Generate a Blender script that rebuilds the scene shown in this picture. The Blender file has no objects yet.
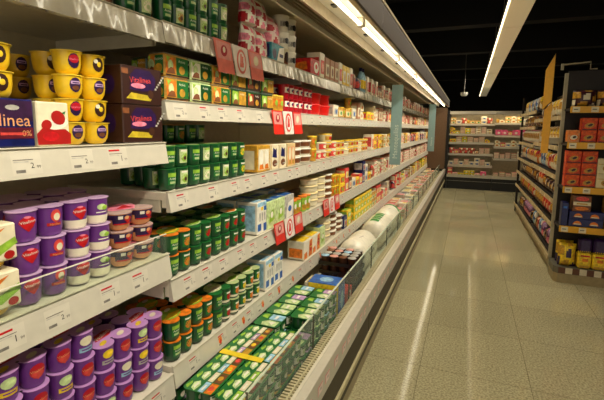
import bpy, math, random
from mathutils import Matrix, Vector
R = random.Random(7)
C = bpy.context.scene.collection
PI = math.pi

# ---------------------------------------------------------------- materials
MATS = {}
def lin(c):
    c = c / 255.0
    return c / 12.92 if c <= 0.04045 else ((c + 0.055) / 1.055) ** 2.4
def M(name, rgb=None, rough=.42, metal=0.0, var=.10, scale=30, emit=0.0, trans=0.0, coat=0.0, bump=0.0, streak=0):
    if name in MATS:
        return MATS[name]
    m = bpy.data.materials.new(name); m.use_nodes = True
    nt = m.node_tree; N = nt.nodes; L = nt.links
    b = N['Principled BSDF']
    col = tuple(lin(v) for v in rgb)
    b.inputs['Roughness'].default_value = rough
    b.inputs['Metallic'].default_value = metal
    if coat: b.inputs['Coat Weight'].default_value = coat
    if emit:
        b.inputs['Base Color'].default_value = (*col, 1)
        b.inputs['Emission Color'].default_value = (*col, 1)
        b.inputs['Emission Strength'].default_value = emit
    else:
        tc = N.new('ShaderNodeTexCoord'); nz = N.new('ShaderNodeTexNoise'); nz.inputs['Scale'].default_value = scale
        nz.inputs['Detail'].default_value = 3
        if '_print' in name: var, scale = .34, 48
        nz.inputs['Scale'].default_value = scale
        mr = N.new('ShaderNodeMapRange'); mr.inputs['From Min'].default_value = .3; mr.inputs['From Max'].default_value = .7; mr.inputs['To Min'].default_value = 1 - var; mr.inputs['To Max'].default_value = 1 + var
        mx = N.new('ShaderNodeVectorMath'); mx.operation = 'SCALE'; mx.inputs[0].default_value = col
        L.new(tc.outputs['Object'], nz.inputs['Vector']); L.new(nz.outputs['Fac'], mr.inputs['Value'])
        L.new(mr.outputs['Result'], mx.inputs['Scale']); L.new(mx.outputs['Vector'], b.inputs['Base Color'])
        if bump:
            bp = N.new('ShaderNodeBump'); bp.inputs['Strength'].default_value = bump; bp.inputs['Distance'].default_value = .003
            L.new(nz.outputs['Fac'], bp.inputs['Height']); L.new(bp.outputs['Normal'], b.inputs['Normal'])
    if streak:
        mp = N.new('ShaderNodeMapping'); mp.inputs['Scale'].default_value = (1, 1, .04); L.new(tc.outputs['Object'], mp.inputs['Vector'])
        n3 = N.new('ShaderNodeTexNoise'); n3.inputs['Scale'].default_value = streak; n3.inputs['Detail'].default_value = 1; L.new(mp.outputs[0], n3.inputs['Vector'])
        bp = N.new('ShaderNodeBump'); bp.inputs['Strength'].default_value = 1; bp.inputs['Distance'].default_value = .02
        L.new(n3.outputs['Fac'], bp.inputs['Height']); L.new(bp.outputs['Normal'], b.inputs['Normal']); L.new(bp.outputs['Normal'], b.inputs['Coat Normal'])
    if trans:   # clear plastic / glass sheet
        tr = N.new('ShaderNodeBsdfTransparent'); tr.inputs['Color'].default_value = (.93, .96, .92, 1)
        ms = N.new('ShaderNodeMixShader'); ms.inputs[0].default_value = 1 - trans
        L.new(tr.outputs[0], ms.inputs[1]); L.new(b.outputs[0], ms.inputs[2]); L.new(ms.outputs[0], N['Material Output'].inputs['Surface'])
    MATS[name] = m
    return m

# ---------------------------------------------------------------- text outlines
TXT = {}
def text2d(s):
    if s in TXT: return TXT[s]
    cu = bpy.data.curves.new('txt', 'FONT'); cu.body = s; cu.resolution_u = 2; cu.size = 1
    o = bpy.data.objects.new('txt', cu); C.objects.link(o)
    bpy.context.view_layer.update()
    me = bpy.data.meshes.new_from_object(o.evaluated_get(bpy.context.evaluated_depsgraph_get()))
    v = [(p.co.x, p.co.y) for p in me.vertices]; f = [tuple(p.vertices) for p in me.polygons]
    bpy.data.objects.remove(o); bpy.data.meshes.remove(me); bpy.data.curves.remove(cu)
    x0 = min(a for a, _ in v); x1 = max(a for a, _ in v); y0 = min(b for _, b in v); y1 = max(b for _, b in v)
    v = [((a - (x0 + x1) / 2) / (x1 - x0), (b - (y0 + y1) / 2) / (x1 - x0)) for a, b in v]   # unit width, centred
    TXT[s] = (v, f)
    return TXT[s]

# ---------------------------------------------------------------- mesh builder
class MB:
    def __init__(s): s.v = []; s.f = []; s.mi = []; s.ms = []; s.sm = []
    def m(s, mat):
        if mat not in s.ms: s.ms.append(mat)
        return s.ms.index(mat)
    def add(s, vs, fs, mat, smooth=False):
        b = len(s.v); k = s.m(mat); s.v += [tuple(x) for x in vs]
        for f in fs: s.f.append(tuple(b + i for i in f)); s.mi.append(k); s.sm.append(smooth)
        return s
    def box(s, x0, x1, y0, y1, z0, z1, mat, bv=0.0):
        if bv <= 0:
            vs = [(x, y, z) for x in (x0, x1) for y in (y0, y1) for z in (z0, z1)]
            return s.add(vs, [(0, 1, 3, 2), (4, 6, 7, 5), (0, 4, 5, 1), (2, 3, 7, 6), (0, 2, 6, 4), (1, 5, 7, 3)], mat)
        bv = min(bv, (x1 - x0) * .45, (y1 - y0) * .45, (z1 - z0) * .45)
        vs = []; idx = {}
        for ix in (0, 1):
            for iy in (0, 1):
                for iz in (0, 1):
                    for ax in range(3):
                        p = [(x0, x1)[ix], (y0, y1)[iy], (z0, z1)[iz]]
                        sg = (ix, iy, iz)
                        for a in range(3):
                            if a != ax: p[a] += bv * (1 if sg[a] == 0 else -1)
                        idx[(ix, iy, iz, ax)] = len(vs); vs.append(tuple(p))
        fs = []
        for ax in range(3):
            o = [a for a in range(3) if a != ax]
            for sgn in (0, 1):
                q = []
                for a, b in ((0, 0), (1, 0), (1, 1), (0, 1)):
                    c = [0, 0, 0]; c[ax] = sgn; c[o[0]] = a; c[o[1]] = b; q.append(idx[(*c, ax)])
                fs.append(q if (sgn == 1) == (ax != 1) else q[::-1])
        for ax in range(3):
            o = [a for a in range(3) if a != ax]
            for a in (0, 1):
                for b in (0, 1):
                    c0 = [0, 0, 0]; c0[o[0]] = a; c0[o[1]] = b; c1 = list(c0); c1[ax] = 1
                    fs.append([idx[(*c0, o[0])], idx[(*c1, o[0])], idx[(*c1, o[1])], idx[(*c0, o[1])]])
        for ix in (0, 1):
            for iy in (0, 1):
                for iz in (0, 1): fs.append([idx[(ix, iy, iz, a)] for a in range(3)])
        return s.add(vs, fs, mat)
    def lathe(s, prof, mat, seg=20, cx=0, cy=0, sx=1, sy=1, cap=True):
        vs = []; fs = []
        for r, z in prof:
            for k in range(seg):
                a = 2 * PI * k / seg; vs.append((cx + sx * r * math.cos(a), cy + sy * r * math.sin(a), z))
        n = len(prof)
        for i in range(n - 1):
            for k in range(seg):
                j = (k + 1) % seg; fs.append((i * seg + k, i * seg + j, (i + 1) * seg + j, (i + 1) * seg + k))
        s.add(vs, fs, mat, True)
        if cap:
            s.add(vs[:seg], [tuple(range(seg))[::-1]], mat); s.add(vs[-seg:], [tuple(range(seg))], mat)
        return s
    def prism(s, poly, z0, z1, mat, ax='z'):
        n = len(poly)
        mk = {'z': lambda a, b, h: (a, b, h), 'x': lambda a, b, h: (h, a, b), 'y': lambda a, b, h: (a, h, b)}[ax]
        vs = [mk(a, b, z0) for a, b in poly] + [mk(a, b, z1) for a, b in poly]
        fs = [tuple(range(n))[::-1], tuple(range(n, 2 * n))] + [(i, (i + 1) % n, n + (i + 1) % n, n + i) for i in range(n)]
        return s.add(vs, fs, mat)
    def tube(s, pts, r, mat, seg=8):
        pts = [Vector(p) for p in pts]; vs = []; fs = []
        for i, p in enumerate(pts):
            d = (pts[min(i + 1, len(pts) - 1)] - pts[max(i - 1, 0)]).normalized()
            u = d.cross(Vector((0, 0, 1)) if abs(d.z) < .9 else Vector((1, 0, 0))).normalized(); w = d.cross(u)
            for k in range(seg):
                a = 2 * PI * k / seg; vs.append(p + r * (math.cos(a) * u + math.sin(a) * w))
        for i in range(len(pts) - 1):
            for k in range(seg):
                j = (k + 1) % seg; fs.append((i * seg + k, i * seg + j, (i + 1) * seg + j, (i + 1) * seg + k))
        s.add(vs, fs, mat, True)
        return s.add(vs[:seg], [tuple(range(seg))], mat).add(vs[-seg:], [tuple(range(seg))[::-1]], mat)
    def poly(s, pts, mat): return s.add(pts, [tuple(range(len(pts)))], mat)
    # flat print on a face: where = ('x'|'-y'|'z'|'y', offset); (u to the viewer's right, v up)
    def pt(s, where, u, v):
        f, d = where
        return {'x': (d, u, v), '-y': (u, -d, v), 'z': (-v, u, d), 'y': (-u, d, v), '-x': (-d, -u, v)}[f]
    def rect(s, w, u0, u1, v0, v1, mat): return s.poly([s.pt(w, *p) for p in ((u0, v0), (u1, v0), (u1, v1), (u0, v1))], mat)
    def ell(s, w, u, v, ru, rv, mat, n=14, rot=0):
        ps = []
        for k in range(n):
            a = 2 * PI * k / n; x, y = ru * math.cos(a), rv * math.sin(a)
            ps.append(s.pt(w, u + x * math.cos(rot) - y * math.sin(rot), v + x * math.sin(rot) + y * math.cos(rot)))
        return s.poly(ps, mat)
    def shape(s, w, pts, mat): return s.poly([s.pt(w, *p) for p in pts], mat)
    def text(s, w, t, u, v, width, mat, rot=0):
        vv, ff = text2d(t); c, sn = math.cos(rot), math.sin(rot)
        return s.add([s.pt(w, u + width * (a * c - b * sn), v + width * (a * sn + b * c)) for a, b in vv], ff, mat)
    # prints wrapped round a cup of given profile
    def cone(s, prof, a, z, e, cx, cy):
        r = prof[0][0]
        for (r0, z0), (r1, z1) in zip(prof, prof[1:]):
            if z0 <= z <= z1 and z1 > z0: r = r0 + (r1 - r0) * (z - z0) / (z1 - z0)
        r += e
        return (cx + r * math.cos(a), cy + r * math.sin(a), z)
    def carc(s, prof, a0, a1, z0, z1, mat, e=.0009, cx=0, cy=0):
        nu = 20 if abs(a1 - a0) > 6.2 else max(2, int(abs(a1 - a0) / .2)); zs = [z0] + [z for _, z in prof if z0 + .002 < z < z1 - .002] + [z1]
        vs = [s.cone(prof, a0 + (a1 - a0) * i / nu, z, e, cx, cy) for z in zs for i in range(nu + 1)]
        fs = [(j * (nu + 1) + i, j * (nu + 1) + i + 1, (j + 1) * (nu + 1) + i + 1, (j + 1) * (nu + 1) + i) for j in range(len(zs) - 1) for i in range(nu)]
        return s.add(vs, fs, mat, True)
    def cell(s, prof, a, z, ru, rv, mat, e=.001, cx=0, cy=0, heart=False):
        n = 12; vs = []; fs = []
        rr = s.cone(prof, 0, z, 0, 0, 0)[0]
        for q in (0, .5, 1):
            for k in range(n):
                t = 2 * PI * k / n; x, y = math.cos(t), math.sin(t)
                if heart: x, y = x * (1.0 if y > 0 else 1 - .75 * abs(y) ** 1.2), y * (1.15 if y < 0 else .8)
                vs.append(s.cone(prof, a + q * ru * x / rr, z + q * rv * y, e, cx, cy))
        for i in (0, 1):
            for k in range(n):
                j = (k + 1) % n; fs.append((i * n + k, (i + 1) * n + k, (i + 1) * n + j, i * n + j))
        return s.add(vs, fs, mat, True)
    def ctext(s, prof, t, a, z, width, mat, e=.0018, cx=0, cy=0, rot=0):
        vv, ff = text2d(t); rr = s.cone(prof, 0, z, 0, 0, 0)[0]; c, sn = math.cos(rot), math.sin(rot)
        return s.add([s.cone(prof, a + width * (p * c - q * sn) / rr, z + width * (p * sn + q * c), e, cx, cy) for p, q in vv], ff, mat)
    def mesh(s, name):
        me = bpy.data.meshes.new(name); me.from_pydata(s.v, [], s.f)
        for m in s.ms: me.materials.append(m)
        me.polygons.foreach_set('material_index', s.mi); me.polygons.foreach_set('use_smooth', s.sm)
        me.update(); return me
    def build(s, name, parent=None, loc=(0, 0, 0)):
        o = bpy.data.objects.new(name, s.mesh(name)); C.objects.link(o); o.location = loc
        if parent is not None: o.parent = parent
        return o

def tag(o, label=None, cat=None, group=None, kind=None):
    if label: o['label'] = label
    if cat: o['category'] = cat
    if group: o['group'] = group
    if kind: o['kind'] = kind
    return o
def thing(name, label=None, cat=None, loc=(0, 0, 0), rz=0, group=None):
    o = bpy.data.objects.new(name, None); C.objects.link(o); o.location = loc; o.rotation_euler = (0, 0, rz)
    o.empty_display_size = .05
    return tag(o, label, cat, group)
KIDS = {}
def dup(src):
    r = src.copy(); C.objects.link(r)
    for ch in KIDS[src.name]:
        c = ch.copy(); C.objects.link(c); c.parent = r
        for g in ch.children_list:
            d = g.copy(); C.objects.link(d); d.parent = c
    return r

# ---------------------------------------------------------------- colours
white = M('white_plastic', (236, 230, 212), .35)
cream = M('cream_card', (226, 214, 180), .55)
offwhite = M('yogurt_white', (232, 222, 196), .35)
black = M('black_plastic', (16, 15, 14), .4)
darkbrown = M('dark_brown_card', (52, 26, 18), .4)
red = M('red_print', (196, 24, 30), .4)
pinkred = M('salmon_red_print', (214, 70, 62), .45)
crimson = M('crimson_plastic', (178, 16, 34), .35)
pink = M('pink_print', (232, 128, 150), .45)
hampink = M('pale_pink_ham', (226, 160, 142), .45)
orange = M('orange_print', (226, 122, 28), .42)
peach = M('peach_cream', (224, 158, 104), .4)
yellow = M('yellow_print', (238, 200, 40), .4)
potyellow = M('yellow_pot_plastic', (230, 190, 30), .34, coat=.2)
gold = M('golden_print', (196, 146, 44), .4)
brown = M('brown_print', (120, 70, 36), .45)
lime = M('lime_green_print', (150, 190, 60), .42)
green = M('green_print', (52, 140, 50), .38)
dgreen = M('dark_green_plastic', (14, 74, 36), .3, coat=.3)
mgreen = M('mid_green_plastic', (30, 108, 48), .34)
pgreen = M('pale_green_print', (196, 214, 150), .42)
navy = M('navy_print', (18, 24, 84), .35)
blue = M('blue_print', (40, 96, 170), .38)
lblue = M('light_blue_print', (150, 192, 214), .42)
teal = M('teal_print', (40, 134, 150), .4)
purple = M('purple_plastic', (106, 50, 130), .32, coat=.25)
dpurple = M('dark_purple_print', (46, 22, 70), .36)
lilac = M('lilac_lid_foil', (190, 138, 196), .3)
palelilac = M('pale_lilac_foil', (204, 168, 206), .28)
mauve = M('mauve_print', (186, 150, 190), .42)
magenta = M('magenta_print', (180, 40, 96), .42)
grey = M('grey_print', (120, 114, 104), .5)
lgrey = M('light_grey_print', (180, 176, 164), .45)
clear = M('clear_plastic', (240, 240, 232), .12, trans=.72)
strawberry = M('strawberry_red', (168, 26, 22), .4)
choc = M('chocolate_cream', (70, 40, 24), .4)
milkmat = M('milk_bottle_plastic', (238, 230, 206), .3)

def rprism(w, d, r, n=5):
    pts = []
    for cx, cy, a0 in ((w / 2 - r, d / 2 - r, 0), (-w / 2 + r, d / 2 - r, PI / 2), (-w / 2 + r, -d / 2 + r, PI), (w / 2 - r, -d / 2 + r, 3 * PI / 2)):
        for k in range(n + 1):
            a = a0 + PI / 2 * k / n; pts.append((cx + r * math.cos(a), cy + r * math.sin(a)))
    return pts
def lobes(px, py, r, n=64):
    pts = []
    for k in range(n):
        a = 2 * PI * k / n; ca, sa = math.cos(a), math.sin(a); best = min(px, py) * .45
        for cx in (-px / 2, px / 2):
            for cy in (-py / 2, py / 2):
                b = cx * ca + cy * sa; d = cx * cx + cy * cy - r * r; q = b * b - d
                if q > 0: best = max(best, b + math.sqrt(q))
        pts.append((best * ca, best * sa))
    return pts

# ---------------------------------------------------------------- kinds of goods
K = {}
class Kind:
    def __init__(s, key, name, cat, dims, make, desc): s.key, s.name, s.cat, s.dims, s.make, s.desc, s.root = key, name, cat, dims, make, desc, None; K[key] = s
def snapshot(root):
    kids = [o for o in bpy.data.objects if o.parent == root]
    KIDS[root.name] = kids
    return kids
class Node: pass
def spawn(key, loc, rz, label, group):
    k = K[key]
    if k.root is None:
        r = k.make(k)          # builds parts under a fresh root and returns (root, [(part, [subparts])])
        k.root, k.tree = r
        o = k.root
    else:
        o = k.root.copy(); C.objects.link(o)
        for p, subs in k.tree:
            c = p.copy(); C.objects.link(c); c.parent = o
            for g in subs:
                d = g.copy(); C.objects.link(d); d.parent = c
    o.location = loc; o.rotation_euler = (0, 0, rz)
    tag(o, label, k.cat, group)
    return o

def cup_pack(key, name, desc, prof, pitch, lid, body, wraps, lidprint=None, n=(2, 2), top=None, lidstyle='lobes', lidr=None):
    """multipack of cups joined by one lid; wraps: list of functions(mb, prof, cx, cy) per cup, front row first"""
    h = max(z for _, z in prof); rt = max(r for r, _ in prof)
    lr = lidr or pitch / 2 * 1.0
    W, D = pitch * (n[0] - 1) + 2 * lr, pitch * (n[1] - 1) + 2 * lr
    def make(k):
        root = thing(name); tree = []; meshes = {}
        cupm = MB().lathe(prof, body, 20).mesh('cup')
        i = 0
        for ix in range(n[0]):
            for iy in range(n[1]):
                cx = pitch * ((n[0] - 1) / 2 - ix); cy = pitch * (iy - (n[1] - 1) / 2)
                c = bpy.data.objects.new('cup', cupm); C.objects.link(c); c.parent = root; c.location = (cx, cy, 0)
                subs = []
                w = wraps[i % len(wraps)] if ix == 0 or n[0] > 2 else wraps[(i + 1) % len(wraps)]
                if w not in meshes:
                    b = MB(); w(b, prof); meshes[w] = b.mesh('label_print')
                l = bpy.data.objects.new('label_print', meshes[w]); C.objects.link(l); l.parent = c; subs.append(l)
                tree.append((c, subs)); i += 1
        b = MB()
        pl = lobes(pitch, pitch, lr) if lidstyle == 'lobes' and n == (2, 2) else rprism(W, D, min(lr * .7, .02))
        b.prism(pl, h, h + .0022, lid)
        l = b.build('lid', root); subs = []
        if lidprint:
            b = MB(); lidprint(b, h + .0028, pitch, n); subs.append(b.build('lid_print', l))
        tree.append((l, subs))
        return root, tree
    Kind(key, name, 'yogurt pack' if 'yogurt' in name else 'dessert pack', (W, D, h + .0035), make, desc)

def P(*a): return list(a)
bowl = P((.018, 0), (.025, .004), (.0312, .015), (.0338, .032), (.0343, .048), (.0353, .0578))
tall = P((.0255, 0), (.0275, .003), (.0300, .02), (.0318, .05), (.0325, .07), (.0335, .0745))
straight = P((.0265, 0), (.029, .003), (.0305, .03), (.0325, .068), (.0335, .0735))
low = P((.022, 0), (.030, .006), (.036, .022), (.040, .046), (.0415, .054))
# -- yellow pots
def yw1(b, p):
    b.cell(p, -.15, .034, .0155, .0195, dpurple, heart=False); b.cell(p, -.15, .039, .0135, .011, crimson, .0013); b.ctext(p, 'Vitalinea', -.15, .038, .026, pink, rot=.08)
def yw2(b, p):
    b.cell(p, -.15, .034, .0155, .0195, dpurple); b.carc(p, -.50, .20, .036, .044, mauve, .0013); b.carc(p, -.4, .1, .038, .041, dpurple, .0016); b.cell(p, -.15, .026, .009, .006, brown, .0013)
def yw3(b, p):
    b.cell(p, -.15, .034, .0155, .0195, darkbrown); b.cell(p, -.36, .043, .006, .006, offwhite, .0013); b.cell(p, -.1, .035, .006, .007, yellow, .0013)
cup_pack('yellow_a', 'dessert_pack', 'yellow custard pot pack', bowl, .0775, M('yellow_lid_foil', (236, 204, 60), .3), potyellow, [yw1, yw3], lidr=.0385)
cup_pack('yellow_b', 'dessert_pack', 'yellow custard pot pack', bowl, .0775, M('yellow_lid_foil', (236, 204, 60), .3), potyellow, [yw2, yw2], lidr=.0385)
# -- purple cups
def pw1(b, p):
    b.cell(p, -.15, .048, .0205, .0195, red, heart=True); b.ctext(p, 'Vitalinea', -.15, .051, .036, white, rot=.12); b.cell(p, -.2, .062, .008, .003, pink, .0014)
def pw2(b, p):
    b.cell(p, -.1, .052, .013, .017, pinkred); b.cell(p, -.05, .049, .008, .010, cream, .0014); b.carc(p, -.8, .3, .026, .034, red); b.ctext(p, 'Natillas', -.2, .030, .024, peach)
def pw3(b, p): b.carc(p, -PI, PI, .001, .026, offwhite); pw1(b, p)
def pw4(b, p):
    b.carc(p, -PI, PI, .001, .026, offwhite); b.cell(p, -.2, .05, .013, .009, pgreen); b.cell(p, .1, .047, .009, .007, lime, .0014); b.carc(p, -.7, .3, .033, .036, white)
cup_pack('purple_a', 'dessert_pack', 'purple dessert cup pack', tall, .0715, palelilac, purple, [pw1, pw2], lidr=.0355)
cup_pack('purple_b', 'dessert_pack', 'purple white-based cup pack', tall, .0715, palelilac, purple, [pw3, pw4], lidr=.0355)
def pd1(b, p): b.cell(p, -.15, .044, .019, .020, crimson); b.cell(p, -.15, .036, .015, .012, pinkred, .0013, heart=True); b.ctext(p, 'Vitalinea', -.15, .046, .034, peach, rot=.1)
def pd2(c1, c2):
    def f(b, p): b.cell(p, -.15, .052, .018, .014, c1); b.carc(p, -.8, .5, .020, .033, c2); b.carc(p, -.6, .3, .025, .029, purple, .0015)
    return f
def pdlid(b, z, pt, n):
    w = ('z', z); b.shape(w, [(-.042, -.016), (-.02, .018), (.02, .026), (.046, .012), (.016, -.012)], red)
    b.text(('z', z + .0006), 'Vitalinea', .0, .004, .08, white, .3); b.ell(w, .036, -.036, .018, .010, cream, rot=.5); b.ell(w, -.034, -.038, .017, .009, yellow, rot=.5)
    b.ell(w, .0, -.036, .004, .004, black)
cup_pack('violet_a', 'dessert_pack', 'violet-lidded purple cup pack', tall, .0695, lilac, purple, [pd1, pd2(cream, lblue)], pdlid, lidr=.0345)
cup_pack('violet_b', 'dessert_pack', 'violet-lidded yellow-banded cup pack', tall, .0695, lilac, purple, [pd2(pgreen, yellow), pd1], pdlid, lidr=.0345)
cup_pack('violet_c', 'dessert_pack', 'violet-lidded pale-banded cup pack', tall, .0695, lilac, purple, [pd2(yellow, lgrey), pd1], pdlid, lidr=.0345)
# -- peach bowls
def pe1(b, p):
    b.carc(p, -PI, PI, .036, .0515, dpurple, .0012); b.carc(p, -1.2, .8, .021, .036, dpurple, .0012); b.cell(p, .05, .036, .013, .011, red, .002, heart=True); b.cell(p, -.1, .042, .008, .006, peach, .0026); b.carc(p, -1.1, .7, .020, .0245, red, .0022); b.carc(p, -.75, -.4, .038, .048, white, .0022)
cup_pack('peach', 'dessert_pack', 'peach cream bowl pack', low, .090, M('clear_lid', (226, 196, 190), .2, trans=.35), peach, [pe1, pe1], lambda b, z, pt, n: (b.shape(('z', z), [(-.05, -.03), (.02, -.05), (.07, .0), (.05, .05), (-.06, .04)], pink), b.shape(('z', z + .0006), [(-.03, -.02), (.03, -.03), (.04, .02)], red)), lidr=.043)
# -- green yogurt cups
FR = {'kiwi': (lime, choc), 'peach': (orange, gold), 'red': (strawberry, red), 'muesli': (gold, brown), 'plain': (offwhite, pgreen), 'lemon': (yellow, lime)}
def gtext(b, p):
    b.carc(p, -.75, .55, .018, .062, mgreen); b.carc(p, -.7, .5, .046, .060, lime, .0012); b.ctext(p, 'Activia', -.1, .040, .030, white); b.carc(p, -.5, .3, .022, .030, pgreen, .0012)
GF = {}
def gfruit(fr):
    if fr in GF: return GF[fr]
    a, c = FR[fr]
    def f(b, p):
        b.carc(p, -.75, .55, .014, .064, pgreen if fr in ('plain', 'muesli', 'kiwi') else mgreen)
        b.cell(p, -.05, .034, .0165, .0165, a); b.cell(p, -.05, .032, .007, .0075, c, .0014); b.carc(p, -.6, .3, .055, .062, white if fr != 'plain' else lime, .0014)
    GF[fr] = f; return f
def lid_leaf(col, c2):
    def f(b, z, pt, n):
        w = ('z', z); b.ell(w, 0, .0, .055, .04, col, rot=.4); b.shape(('z', z + .0005), [(-.06, -.02), (0, -.035), (.05, -.01), (.0, .005)], c2); b.ell(('z', z + .0008), .02, .03, .018, .01, white, rot=.3)
    return f
def act(key, fr, desc, lid=mgreen, leaf=(lime, pgreen), fr2=None):
    cup_pack(key, 'yogurt_pack', desc, straight, .0685, lid, dgreen, [gtext, gfruit(fr)] if not fr2 else [gfruit(fr), gfruit(fr2)], lid_leaf(*leaf), lidr=.0338)
act('act_kiwi', 'kiwi', 'green kiwi yogurt pack'); act('act_muesli', 'muesli', 'green cereal yogurt pack')
act('act_red', 'red', 'green red-fruit yogurt pack', leaf=(pgreen, lime)); act('act_plain', 'plain', 'green plain yogurt pack')
act('act_lemon', 'lemon', 'green lemon yogurt pack'); act('act_peach', 'peach', 'orange-lidded green yogurt pack', orange, (lime, yellow))
act('act_red2', 'red', 'green strawberry yogurt pack', mgreen, (cream, orange), 'red')
# white-based green pack (lower shelf)
def gw(fr):
    a, c = FR[fr]
    def f(b, p):
        b.carc(p, -PI, PI, .001, .02, offwhite); b.carc(p, -.8, .6, .022, .062, mgreen); b.cell(p, 0, .036, .0145, .015, a, .0014); b.carc(p, -.5, .3, .050, .058, white, .0014)
    return f
cup_pack('act_white_a', 'yogurt_pack', 'white-based strawberry yogurt pack', straight, .0685, mgreen, dgreen, [gtext, gw('red')], lid_leaf(pgreen, cream), lidr=.0338)
cup_pack('act_white_b', 'yogurt_pack', 'white-based pineapple yogurt pack', straight, .0685, M('pale_green_lid', (190, 206, 140), .35), dgreen, [gw('peach'), gw('lemon')], lid_leaf(cream, lime), lidr=.0338)
# muesli twin packs: broad carton-wrapped twin cups
def twin(key, desc, ca, cb, cc):
    dims = (.075, .135, .078)
    def make(k):
        root = thing('yogurt_pack'); b = MB()
        b.box(-.036, .036, -.066, .066, 0, .076, ca, .006); body = b.build('carton_sleeve', root)
        b = MB()
        for w, u0, u1 in ((('x', .0366), -.06, .06), (('-y', .0666), -.032, .032)):
            b.rect(w, u0, u0 + (u1 - u0) * .42, .012, .066, cb); b.rect(w, u0 + (u1 - u0) * .46, u1, .01, .07, cc)
            e = (w[0], w[1] + .0006); m = u0 + (u1 - u0) * .7
            b.ell(e, m, .028, .016, .015, gold); b.ell(e, u0 + (u1 - u0) * .2, .04, .014, .018, pgreen); b.text(e, 'Activia', m, .058, .036, white)
            b.rect(e, u0, u1, .004, .009, darkbrown); d_ = u1 - u0
            b.shape((w[0], w[1] + .0009), [(u0 + d_ * .02, .012), (u0 + d_ * .40, .012), (u0 + d_ * .36, .03), (u0 + d_ * .22, .034), (u0 + d_ * .1, .026)], brown); b.shape((w[0], w[1] + .0009), [(u0 + d_ * .06, .05), (u0 + d_ * .2, .066), (u0 + d_ * .02, .068)], lime)
        sp = b.build('label_print', body)
        b = MB(); b.box(-.037, .037, -.067, .067, .0762, .0775, clear); lid = b.build('lid', root)
        return root, [(body, [sp]), (lid, [])]
    Kind(key, 'yogurt_pack', 'yogurt pack', dims, make, desc)
twin('twin_gold', 'golden muesli yogurt twin-pack', gold, orange, mgreen); twin('twin_green', 'green muesli yogurt twin-pack', dgreen, lime, gold)
twin('twin_white', 'pale muesli yogurt twin-pack', pgreen, white, dgreen); twin('twin_red', 'red-fruit muesli yogurt twin-pack', dgreen, strawberry, darkbrown)
# flat eight-packs for the bottom deck: lids carry the pictures
def flatlid(kind):
    def f(b, z, pt, n):
        w = ('z', z); D = pt * n[1] / 2; e = ('z', z + .0006)
        for i in range(n[1]):
            u = pt * (i - (n[1] - 1) / 2)
            b.shape(w, [(u - pt * .46, pt * .2), (u + pt * .1, pt * .12), (u + pt * .44, pt * .35), (u + pt * .2, pt * .62), (u - pt * .3, pt * .5)], pgreen); b.shape(e, [(u - pt * .3, pt * .3), (u + pt * .2, pt * .26), (u + pt * .3, pt * .42), (u - pt * .1, pt * .46)], white); b.shape(w, [(u - pt * .4, pt * .7), (u + pt * .1, pt * .66), (u + pt * .3, pt * .8), (u - pt * .2, pt * .9)], lime)
            c1, c2 = ((lblue, orange), (mauve, gold), (lime, cream))[kind]
            b.rect(w, u - pt * .46, u + pt * .46, -pt * .36, -pt * .02, c1 if i % 2 == 0 else cream)
            b.rect(w, u - pt * .46, u + pt * .46, -pt * .88, -pt * .42, c2 if i % 2 == 0 else brown)
            b.ell(e, u, -pt * .62, pt * .22, pt * .16, (pinkred, gold, yellow)[(i + kind) % 3])
            b.rect(e, u - pt * .3, u + pt * .2, -pt * .25, -pt * .12, white)
    return f
squat = P((.0265, 0), (.029, .003), (.0305, .03), (.0322, .058), (.033, .0625))
def sqw(b, p): b.carc(p, -.9, .7, .012, .052, white); b.cell(p, -.1, .03, .012, .014, pgreen, .0012); b.carc(p, -.7, .5, .044, .051, mgreen, .0013)
def sqg(b, p): b.carc(p, -.9, .7, .012, .052, mgreen); b.cell(p, -.1, .03, .012, .012, offwhite, .0012)
for i, d in enumerate(('blue-striped', 'lilac-striped', 'lime-striped')):
    cup_pack('flat%d' % i, 'yogurt_pack', d + ' green yogurt multipack', squat, .066, mgreen, dgreen, [sqw, sqg, sqg, sqw], flatlid(i), n=(2, 4), lidstyle='rect')
    cup_pack('four%d' % i, 'yogurt_pack', d + ' green yogurt four-pack', squat, .066, mgreen, dgreen, [sqw, sqg], lambda b, z, pt, n, i=i: (b.rect(('z', z), .004, .062, -.062, .01, (lblue, mauve, pgreen)[i]), b.shape(('z', z), [(-.06, -.05), (-.01, -.055), (-.004, .0), (-.03, .03), (-.06, .02)], pgreen), b.shape(('z', z + .0006), [(-.05, -.03), (-.015, -.04), (-.02, .0)], white), b.shape(('z', z), [(.01, .02), (.06, .025), (.05, .05), (.02, .055)], lime), b.rect(('z', z + .0006), .016, .05, -.03, -.015, white)), lidstyle='rect')

# generic cartons ---------------------------------------------------------------
def carton(key, desc, dims, base, prints, name='carton', cat='carton', flap=None, multi=True):
    dx, dy, dz = dims
    def make(k):
        b = MB(); b.box(-dx / 2, dx / 2, -dy / 2, dy / 2, 0, dz, base, .003)
        if not multi:
            prints(b, dx, dy, dz); o = b.build(name); return o, []
        root = thing(name); body = b.build('box_body', root); b = MB(); prints(b, dx, dy, dz); sp = b.build('label_print', body)
        return root, [(body, [sp])]
    Kind(key, name, cat, dims, make, desc)
def F(dx): return ('x', dx / 2 + .0007)
def F2(dx): return ('x', dx / 2 + .0013)
def S(dy): return ('-y', dy / 2 + .0007)
def T(dz): return ('z', dz + .0007)
def pr_linea(b, dx, dy, dz):
    b.rect(F(dx), -dy / 2 + .004, dy / 2 - .004, .06, .106, M('plum_print', (52, 22, 58), .4)); b.rect(F(dx), -dy / 2 + .004, dy / 2 - .004, .02, .045, M('wine_print', (96, 20, 34), .4)); b.text(F2(dx), 'linea', .035, .062, .07, peach, 0); b.ell(F2(dx), .03, .09, .016, .006, lgrey)
    b.rect(F2(dx), .0, .06, .028, .034, pinkred); b.rect(S(dy), -.04, .04, .02, .1, crimson); b.text(F2(dx), '0%', .06, .032, .022, peach, 0)
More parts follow.
